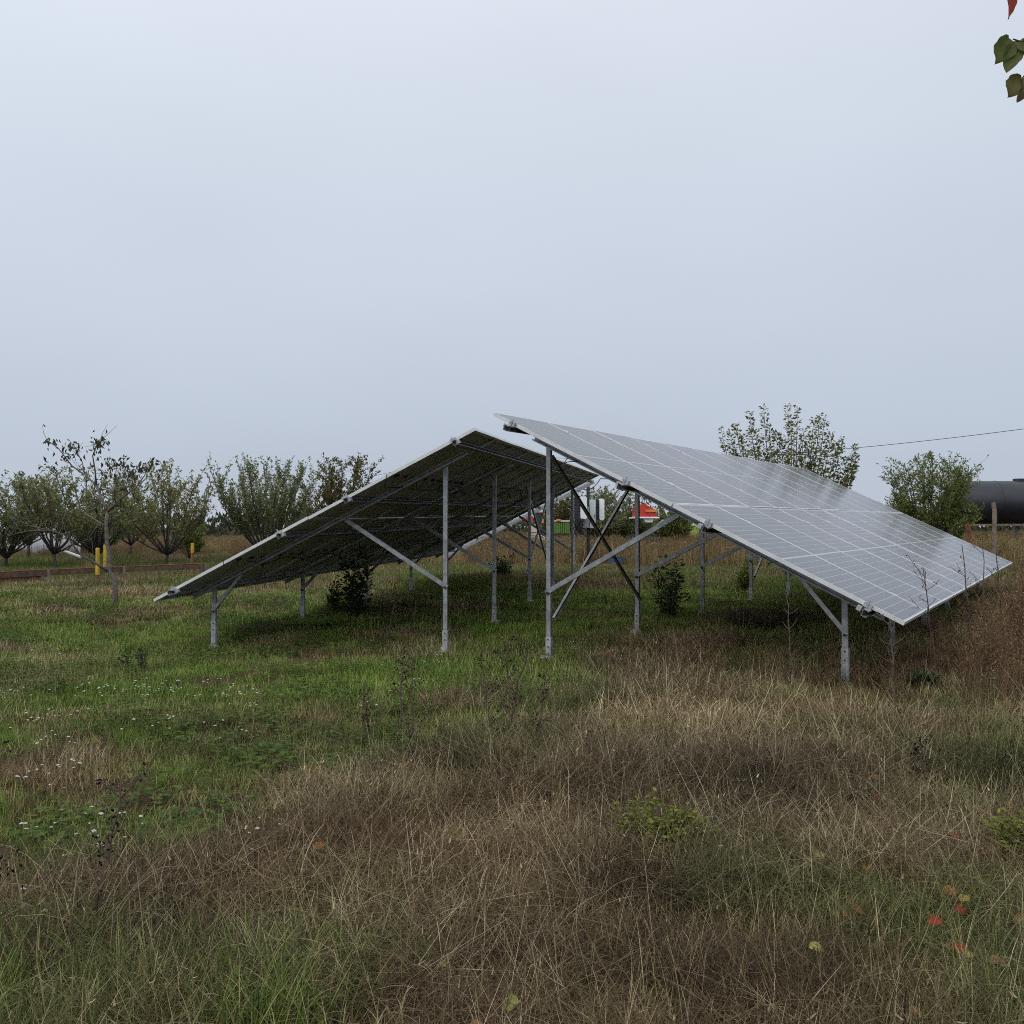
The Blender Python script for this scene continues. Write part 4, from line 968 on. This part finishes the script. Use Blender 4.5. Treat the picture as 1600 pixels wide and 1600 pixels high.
def patch(kind, lod, seed):
    r = np.random.default_rng(seed); rad = (.34, .5, .8)[lod]; area = math.pi * rad * rad; wm = (1, 1.7, 3.0)[lod]; seg = (4, 3, 2)[lod]
    cl = lambda a, b, n: np.clip(r.normal(a, b, n), 0, 1)
    P_ = []
    if kind == 'dry':
        n = int((2300, 1600, 800)[lod] * area)
        b, az, ln, hf, so = tussocks(r, n, rad, int(area * (34, 22, 12)[lod]), .05 * (1 + lod * .4), 1.0, 1.0)
        P_.append(blades_np(r, n, b, az, ln, r.uniform(.08, .29, n) * hf, r.uniform(.0018, .0048, n) * wm ** .85, r.normal(.9, .9, n), seg + 1, np.clip(np.where(r.random(n) < .22, cl(.72, .15, n), cl(.25, .16, n)) + so, 0, 1)))
        n = int((230, 140, 70)[lod] * area)
        P_.append(blades_np(r, n, disk(r, n, rad), r.uniform(0, 6.283, n), r.uniform(.05, 1.0, n), r.uniform(.20, .42, n), r.uniform(.002, .0048, n) * wm ** .85, r.uniform(-.2, 2.2, n), seg + 2, r.uniform(.7, 1, n)))
        n = int((16, 12, 6)[lod] * area)                                                                              # long bent straws
        P_.append(blades_np(r, n, disk(r, n, rad), r.uniform(0, 6.283, n), r.uniform(.5, 1.15, n), r.uniform(.45, .85, n), r.uniform(.0024, .0034, n) * wm, r.uniform(-.1, .6, n), seg + 1, r.uniform(.6, .95, n)))
        n = int((150, 90, 40)[lod] * area); b = disk(r, n, rad); b[:, 2] = r.uniform(.10, .30, n)
        P_.append(blades_np(r, n, b, r.uniform(0, 6.283, n), r.uniform(0, 1.3, n), r.uniform(.015, .045, n), r.uniform(.004, .009, n) * wm ** .6, r.normal(0, .5, n), 2, cl(.35, .35, n)))
        n = int((1700, 1000, 400)[lod] * area); b = disk(r, n, rad * 1.05); b[:, 2] = r.uniform(0, .13, n)          # fallen straw
        P_.append(blades_np(r, n, b, r.uniform(0, 6.283, n), r.uniform(.95, 1.75, n), r.uniform(.12, .36, n), r.uniform(.0018, .0044, n) * wm, r.normal(0, .5, n), max(seg - 1, 2), cl(.30, .30, n)))
    elif kind == 'short':
        n = int((2500, 1700, 900)[lod] * area)
        b, az, ln, hf, so = tussocks(r, n, rad, int(area * (45, 30, 16)[lod]), .05 * (1 + lod * .4), 1.3, .6)
        P_.append(blades_np(r, n, b, az, ln, r.uniform(.03, .10, n) * hf, r.uniform(.0026, .0058, n) * wm, r.normal(.5, .5, n), max(seg - 1, 2), np.clip(np.where(r.random(n) < .3, cl(.70, .14, n), cl(.36, .18, n)) + so, 0, 1)))
        n = int((220, 120, 50)[lod] * area)
        P_.append(blades_np(r, n, disk(r, n, rad), r.uniform(0, 6.283, n), r.uniform(.05, .9, n), r.uniform(.08, .19, n), r.uniform(.0016, .0026, n) * wm, r.uniform(-.2, .8, n), max(seg - 1, 2), r.uniform(.75, 1, n)))
    elif kind == 'lush':
        n = int(620 * area)
        P_.append(blades_np(r, n, clumped(r, n, .26, 9, .05), r.uniform(0, 6.283, n), np.abs(r.normal(0, .3, n)), r.uniform(.14, .36, n), r.uniform(.004, .0085, n), r.uniform(.2, 2.1, n), 6, cl(.5, .28, n)))
    elif kind == 'field':
        n = int(105 * area * 2)
        P_.append(blades_np(r, n, clumped(r, n, .9, 14, .14), r.uniform(0, 6.283, n), np.abs(r.normal(0, .22, n)), r.uniform(.3, .95, n), r.uniform(.007, .016, n), r.normal(.3, .45, n), 3, cl(.45, .28, n)))
        n = int(150 * area); b = clumped(r, n, .9, 14, .16); b[:, 2] = r.uniform(.35, .95, n)                        # seed heads
        P_.append(blades_np(r, n, b, r.uniform(0, 6.283, n), r.uniform(0, 1.6, n), r.uniform(.05, .13, n), r.uniform(.010, .022, n), r.normal(0, .5, n), 2, cl(.22, .18, n)))
    elif kind == 'sward':
        n = int(300 * area)
        P_.append(blades_np(r, n, clumped(r, n, .8, 30, .1), r.uniform(0, 6.283, n), np.abs(r.normal(0, .4, n)), r.uniform(.05, .2, n), r.uniform(.006, .014, n), r.normal(.3, .4, n), 2, cl(.45, .28, n)))
    return patch_mesh(P_, M['fieldweed' if kind == 'field' else 'blade'])
def tuft(kind, seed):
    r = random.Random(seed); m = MB()
    def dsk(R_): a = r.uniform(0, 6.283); q = R_ * math.sqrt(r.random()); return (q * math.cos(a), q * math.sin(a), -0.01)
    if kind == 'weed':
        for _ in range(8):
            p = dsk(.18); az = r.uniform(0, 6.283); ln = abs(r.gauss(0, .16)); h = r.uniform(.45, .95); sh = r.uniform(.0, .6)
            blade(m, p, az, ln, h, .005, r.gauss(.1, .15), 3, sh, r)
            for _ in range(10):
                f = r.uniform(.3, 1); q = (p[0] + math.cos(az) * math.sin(ln) * h * f, p[1] + math.sin(az) * math.sin(ln) * h * f, h * f * math.cos(ln))
                a2 = r.uniform(0, 6.283); l = r.uniform(.06, .17); le = r.uniform(.3, 1.0)
                blade(m, q, a2, le, l, .003, r.uniform(-.3, .3), 2, sh, r)
                for _ in range(3):
                    g = r.uniform(.4, 1) * l; b = np.array([q[0] + math.cos(a2) * math.sin(le) * g, q[1] + math.sin(a2) * math.sin(le) * g, q[2] + math.cos(le) * g])
                    m.leaf(b, np.array([r.gauss(0, 1), r.gauss(0, 1), r.gauss(0, 1)]), np.array([r.gauss(0, 1), r.gauss(0, 1), r.gauss(0, 1)]), r.uniform(.012, .026), r.uniform(.006, .013), .2, min(1, sh + r.uniform(-.1, .4)))
        for _ in range(26):
            blade(m, dsk(.2), r.uniform(0, 6.283), abs(r.gauss(0, .3)), r.uniform(.25, .6), .0035, r.gauss(.4, .4), 3, r.uniform(.2, .9), r)
    elif kind == 'clover':
        for _ in range(40):
            p = np.array(dsk(.17)); h = r.uniform(.03, .11); c = p + (r.uniform(-.02, .02), r.uniform(-.02, .02), h)
            sh = r.random(); a0 = r.uniform(0, 6.28)
            for k in range(3):
                a = a0 + k * 2.094; dv = np.array([math.cos(a), math.sin(a), r.uniform(-.1, .35)])
                m.leaf(c, dv, np.array([0, 0, 1.0]) + np.array([r.gauss(0, .2), r.gauss(0, .2), 0]), r.uniform(.016, .03), r.uniform(.014, .024), .12, sh)
    elif kind == 'flower':
        for _ in range(3):
            p = np.array(dsk(.17)); h = r.uniform(.07, .14); c = p + (r.uniform(-.03, .03), r.uniform(-.03, .03), h)
            rad = r.uniform(.005, .0105); n = 7
            vs_ = [c + (0, 0, rad * .5)] + [c + (rad * math.cos(6.283 * k / n), rad * math.sin(6.283 * k / n), r.uniform(-.002, .002)) for k in range(n)]
            m.add(vs_, [(0, 1 + k, 1 + (k + 1) % n) for k in range(n)], 1.0)
            m.add([c + (-.0012, 0, -.003), c + (.0012, 0, -.003), c + (0, 0, -h)], [(0, 1, 2)], 0.0)
    return m

def gn_scatter(name, label, meshes, pts, scl, tint, val, pick, rust=None):
    """one 'stuff' object: points that carry patches of one kind"""
    r = np.random.default_rng(len(pts))
    lib = bpy.data.collections.new(name + '_patches')
    for v, me in enumerate(meshes): lib.objects.link(bpy.data.objects.new('%s_patch_%02d' % (name, v), me))
    n = len(pts)
    me = bpy.data.meshes.new(name); me.from_pydata([tuple(p) for p in pts], [], [])
    def put(nm, typ, arr):
        a = me.attributes.new(nm, typ, 'POINT'); a.data.foreach_set('vector' if typ == 'FLOAT_VECTOR' else 'value', np.ascontiguousarray(arr, np.float32 if typ != 'INT' else np.int32).ravel())
    rot = np.stack([r.normal(0, .03, n), r.normal(0, .03, n), r.uniform(0, 6.283, n)], -1)
    put('turn', 'FLOAT_VECTOR', rot); put('size', 'FLOAT', scl); put('tint', 'FLOAT', np.clip(tint, 0, 1)); put('value', 'FLOAT', val); put('pick', 'INT', pick); put('rust', 'FLOAT', np.zeros(n) if rust is None else np.clip(rust, 0, 1))
    o = link(name, me); tag(o, label, name.replace('_', ' ').split()[-1], kind='stuff')
    ng = bpy.data.node_groups.new(name + '_scatter', 'GeometryNodeTree')
    ng.interface.new_socket('Geometry', in_out='INPUT', socket_type='NodeSocketGeometry'); ng.interface.new_socket('Geometry', in_out='OUTPUT', socket_type='NodeSocketGeometry')
    gi = ng.nodes.new('NodeGroupInput'); go = ng.nodes.new('NodeGroupOutput'); ip = ng.nodes.new('GeometryNodeInstanceOnPoints'); ci = ng.nodes.new('GeometryNodeCollectionInfo')
    ci.inputs['Collection'].default_value = lib; ci.inputs['Separate Children'].default_value = True; ci.inputs['Reset Children'].default_value = True
    def attr(nm, typ):
        a = ng.nodes.new('GeometryNodeInputNamedAttribute'); a.data_type = typ; a.inputs['Name'].default_value = nm; return a.outputs['Attribute']
    er = ng.nodes.new('FunctionNodeEulerToRotation')
    L = ng.links.new
    L(gi.outputs[0], ip.inputs['Points']); L(ci.outputs[0], ip.inputs['Instance']); ip.inputs['Pick Instance'].default_value = True
    L(attr('pick', 'INT'), ip.inputs['Instance Index']); L(attr('turn', 'FLOAT_VECTOR'), er.inputs[0]); L(er.outputs[0], ip.inputs['Rotation']); L(attr('size', 'FLOAT'), ip.inputs['Scale'])
    L(ip.outputs[0], go.inputs[0])
    md = o.modifiers.new('scatter', 'NODES'); md.node_group = ng
    return o

def jgrid(step, y0, y1, seed, xpad=1.0, spread=0.62):
    """jittered grid of ground points inside a wide view wedge"""
    r = np.random.default_rng(seed); w = spread * y1 + xpad
    X, Y = np.meshgrid(np.arange(-w, w, step), np.arange(y0, y1, step)); x = X.ravel() + r.uniform(-.5, .5, X.size) * step; y = Y.ravel() + r.uniform(-.5, .5, X.size) * step
    k = np.abs(x) < spread * y + xpad
    return x[k], y[k]
def bands(steps, edges, seed, **kw):
    xs, ys, ls = [], [], []
    for i, st in enumerate(steps):
        a, b = jgrid(st, edges[i], edges[i + 1], seed + i, **kw); xs.append(a); ys.append(b); ls.append(np.full(len(a), i))
    return np.concatenate(xs), np.concatenate(ys), np.concatenate(ls), np.random.default_rng(seed + 9)
# where the tall dry growth ends and the mown, greener ground starts (left of this line), seen from above
BX = np.array([-9, -2.6, -1.95, -1.74, -1.26, -.91, .3, 1.5, 3.0, 6.0, 30]); BY = np.array([1.3, 1.9, 2.75, 3.45, 4.3, 5.4, 7.3, 8.8, 10.2, 13, 13])
def tall_zone(x, y, soft=0.9):
    d = np.interp(x + 0.9 * (fbm(x / 1.1, y / 1.1, 11) - .5), BX, BY) - y + 1.6 * (fbm(x / .9, y / .9, 12) - .5)
    return 1 / (1 + np.exp(-np.clip(d / (soft * .35), -30, 30)))
A_R = np.array([-0.19257, 9.69481]); row_R = np.array([0.5393, 0.8421]); dn_R = np.array([0.8421, -0.5393])
def right_coords(x, y):
    dx, dy = x - A_R[0], y - A_R[1]; return dx * row_R[0] + dy * row_R[1], dx * dn_R[0] + dy * dn_R[1]
def right_of_array(x, y):                            # ground beyond the low edge of the right array
    u, s = right_coords(x, y); return 1 / (1 + np.exp(-np.clip((s - 4.0 + 1.2 * (fbm(x, y, 14) - .5)) / .25, -30, 30))) * (u > -1.5)
def far_field(x, y):                                 # beyond the lawn between and behind the arrays
    lim = np.where(x < -4, 24.5, 32.0) + 2.5 * (fbm(x / 3, y / 3, 15) - .5)
    return 1 / (1 + np.exp(-np.clip((y - lim) / .5, -30, 30)))
def zz(x, y): return np.stack([x, y, ground_z(x, y)], -1)
def variants(kind, n, lods=(0, 1, 2)): return [patch(kind, l, 100 * l + v + 7 * len(kind)) for l in lods for v in range(n)]

# 1 tall dry grass with fallen straw in it
x, y, lod, r = bands((.37, .58, .95), (1.4, 5.2, 11, 24), 1)
tz = np.maximum(tall_zone(x, y), right_of_array(x, y)); u, s = right_coords(x, y)
under = (u > -.1) & (u < 12.9) & (s > .8) & (s < 3.9)
pr = np.where(under, np.where(u < 2.0, .85, .15), tz)
k = r.random(len(x)) < pr
x, y, lod = x[k], y[k], lod[k]
h = 0.34 + .82 * fbm(x / 1.0, y / 1.0, 22) + .15 * r.random(len(x)); h *= np.where(y < 3.2, .85, 1)
gp = fbm(x / .8 + 9, y / .8, 23)
tint = np.clip(1.04 - np.clip((gp - .49) * 4.0, 0, .75), 0, 1)
bl = np.clip((-.45 - x) / .9, 0, 1) * np.clip((3.05 - y) / .6, 0, 1)                 # greener towards the lower left
tint = np.where((x > -.6) & (y > 2.6), np.clip(tint + .15, 0, 1), tint); tint *= 1 - .6 * bl
val = .18 + 1.5 * fbm(x / .7, y / .7 + 5, 24) + r.normal(0, .15, len(x)); rust = (fbm(x / 1.3 + 4, y / 1.3, 25) - .46) * 3.2
pale = np.clip(1 - np.abs(y - 7.6) / 1.6, 0, 1) * np.clip((x - .2) / .6, 0, 1) * np.clip((3.2 - x) / .8, 0, 1)      # pale straw belt before the right array
rust = rust * (1 - pale); val += .35 * pale; h *= 1 - .5 * np.clip(1.2 - np.hypot((x - 2.9) / 1.2, (y - 7.3) / 1.2), 0, 1)
gn_scatter('dry_grass', 'tall tangled dry brown grass across the foreground', variants('dry', 5), zz(x, y), h, tint, val, lod * 5 + r.integers(0, 5, len(x)), rust)
# 2 short green grass everywhere
x, y, lod, r = bands((.38, .56, .9), (1.6, 6.5, 13, 29), 21)
tz = np.maximum(tall_zone(x, y), right_of_array(x, y)); ff = far_field(x, y)
k = r.random(len(x)) < (1 - .45 * tz) * (1 - ff)
x, y, tz, lod = x[k], y[k], tz[k], lod[k]
u, s = right_coords(x, y)
n1 = fbm(x / 1.5, y / 1.5, 41); n2 = fbm(x / .5, y / .5, 42)
tint = np.clip((n1 - .47) * 2.6 + (n2 - .5) * 2.6 - .06, 0.0, 1)
inside = (x > -.6 + .2 * (y - 10)) & (u > 0) & (s < 4)
tint = np.where(inside & (u > 1.8), tint * .3, np.where(inside, np.clip(tint + .25, 0, 1), tint))
tint = np.maximum(tint, .62 * tz)
tint = np.where((x < -5) & (y > 13), np.clip(tint + .2, 0, 1), tint)
h = .6 + .7 * fbm(x / 1.0, y / 1.0, 43) + .35 * tz
val = .80 + .8 * fbm(x / .6, y / .6, 44) + r.normal(0, .08, len(x))
gn_scatter('short_grass', 'short mixed green and brown grass around the arrays', variants('short', 5), zz(x, y), h, tint, val, lod * 5 + r.integers(0, 5, len(x)), tint * np.clip((fbm(x / .8, y / .8, 45) - .4) * 3, 0, .9))
# 3 broad lush blades, lower left and lower right
x, y, lod, r = bands((.17,), (1.7, 4.2), 4)
w1 = np.clip((-.35 - x) / .8, 0, 1) * np.clip((3.3 - y) / .5, 0, 1); w2 = np.clip(1 - np.hypot((x - .35) / .35, (y - 2.75) / .35), 0, 1) + .7 * np.clip(1 - np.hypot((x - 1.45) / .35, (y - 2.95) / .4), 0, 1)
k = r.random(len(x)) < np.clip(w1 * .95 + w2 * .3, 0, 1) * np.clip((fbm(x / .3, y / .3, 51) - .3) * 3, 0, 1)
x, y = x[k], y[k]
gn_scatter('lush_grass', 'broad arching green grass blades at the bottom left', variants('lush', 5, (0,)), zz(x, y), r.uniform(.5, .85, len(x)), np.clip(r.normal(.22, .28, len(x)), 0, 1), r.uniform(.75, 1.1, len(x)), r.integers(0, 5, len(x)))
# 4 tall rusty weeds right of the array and in clumps
x, y, lod, r = bands((.29, .40), (2.8, 16, 34), 5)
ra = right_of_array(x, y); u, s = right_coords(x, y)
pr = ra * np.where(s > 4.4, np.clip((u + 1.2) / 2.5, 0, 1), .35) + .10 * tall_zone(x, y) + np.where((u > -.3) & (u < 2.4) & (s > 1.0) & (s < 5), .6, 0)
k = r.random(len(x)) < np.clip(pr, 0, 1) * np.clip((fbm(x / .9, y / .9, 61) - .18) * 3.2, 0, 1)
x, y = x[k], y[k]; u, s = right_coords(x, y)
sc = (.55 + .6 * fbm(x / 1.3, y / 1.3, 62)) * np.where((s > .5) & (s < 4.5) & (u < 13), .62, 1.0) * np.where(u < -.4, .42, np.where(s > 4.5, 1.18, 1))
gn_scatter('rusty_weeds', 'tall rusty brown seeding weeds along the right array', [tuft('weed', v).mesh('patch', M['weed']) for v in range(6)], zz(x, y), sc, np.clip(.3 + 1.0 * fbm(x / 1.1, y / 1.1, 63), 0, 1), .75 + .6 * fbm(x / .8, y / .8, 64), r.integers(0, 6, len(x)))
# 5 far field: tall dry growth, and sward under the orchard
x, y, lod, r = bands((.75, 1.3), (22, 42, 100), 6, spread=.66)
ff = far_field(x, y); orchd = 1 / (1 + np.exp(np.clip((x + 1 + .12 * y) / .8, -30, 30)))
k = r.random(len(x)) < ff * (1 - orchd * np.clip(1.1 - (y - 37) / 8, .25, .97))
x, y = x[k], y[k]
gn_scatter('field_grass', 'tall dry brown field growth beyond the arrays', variants('field', 5, (2,)), zz(x, y), (.5 + .6 * fbm(x / 2, y / 2, 72) + .2 * r.random(len(x))) * np.where(x < -.12 * y, .62, 1), np.clip((fbm(x / 2.2, y / 2.2, 73) - .3) * 2.4, 0, 1), .75 + .8 * fbm(x / 1.3, y / 1.3, 74), r.integers(0, 5, len(x)))
x, y, lod, r = bands((.8,), (20, 48), 7, spread=.66)
orchd = 1 / (1 + np.exp(np.clip((x + 1 + .12 * y) / .8, -30, 30))); k = r.random(len(x)) < np.where(y < 34, .95, orchd)
x, y = x[k], y[k]
gn_scatter('orchard_sward', 'mixed green and straw sward under the orchard trees', variants('sward', 5, (2,)), zz(x, y), .7 + .7 * fbm(x / 2, y / 2, 82), np.clip((fbm(x / 1.8, y / 1.8, 83) - .38) * 3.0 + .25, 0, 1), .75 + .5 * fbm(x, y, 84), r.integers(0, 5, len(x)))
# 6 clover patches and white flowers
x, y, lod, r = bands((.25,), (2.6, 20), 8)
k = r.random(len(x)) < np.clip((fbm(x / .9, y / .9, 91) - .55) * 5, 0, 1) * (1 - .85 * tall_zone(x, y)) + np.clip(1 - np.hypot((x + 1.75) / .55, (y - 4.2) / .9), 0, 1)
k &= (y > 4.6) | (x < -1.2)
x, y = x[k], y[k]
gn_scatter('clover', 'patches of small dark green clover leaves', [tuft('clover', v).mesh('patch', M['clover']) for v in range(4)], zz(x, y), r.uniform(.8, 1.5, len(x)), r.random(len(x)) * .5, .75 + .5 * r.random(len(x)), r.integers(0, 4, len(x)))
FX = []
rf = np.random.default_rng(12)
for px, py, n, sx, sy in ((160, 1062, 9, 25, 6), (245, 1065, 12, 25, 7), (350, 1070, 14, 28, 10), (20, 1072, 5, 10, 5), (65, 1115, 7, 28, 8), (250, 1128, 4, 9, 6), (85, 1195, 6, 14, 10), (85, 1155, 3, 12, 4), (125, 1305, 8, 28, 22), (25, 1420, 4, 12, 18), (380, 1135, 3, 25, 8),
                          (640, 1050, 4, 14, 10), (600, 1095, 2, 6, 4), (690, 1012, 3, 6, 4), (1585, 1185, 4, 10, 5), (90, 995, 7, 30, 5), (900, 985, 3, 12, 4), (390, 1290, 2, 6, 6), (1210, 945, 2, 6, 2)):
    for _ in range(n):
        a, b = gnd(px + rf.normal(0, sx), max(880, py + 14 + rf.normal(0, sy))); FX.append((a, b))
FX = np.array(FX)
gn_scatter('white_flowers', 'scattered small white flower heads in the short grass', [tuft('flower', v).mesh('patch', M['petal']) for v in range(6)], zz(FX[:, 0], FX[:, 1]), rf.uniform(.8, 1.2, len(FX)), np.zeros(len(FX)), np.ones(len(FX)), rf.integers(0, 6, len(FX)))
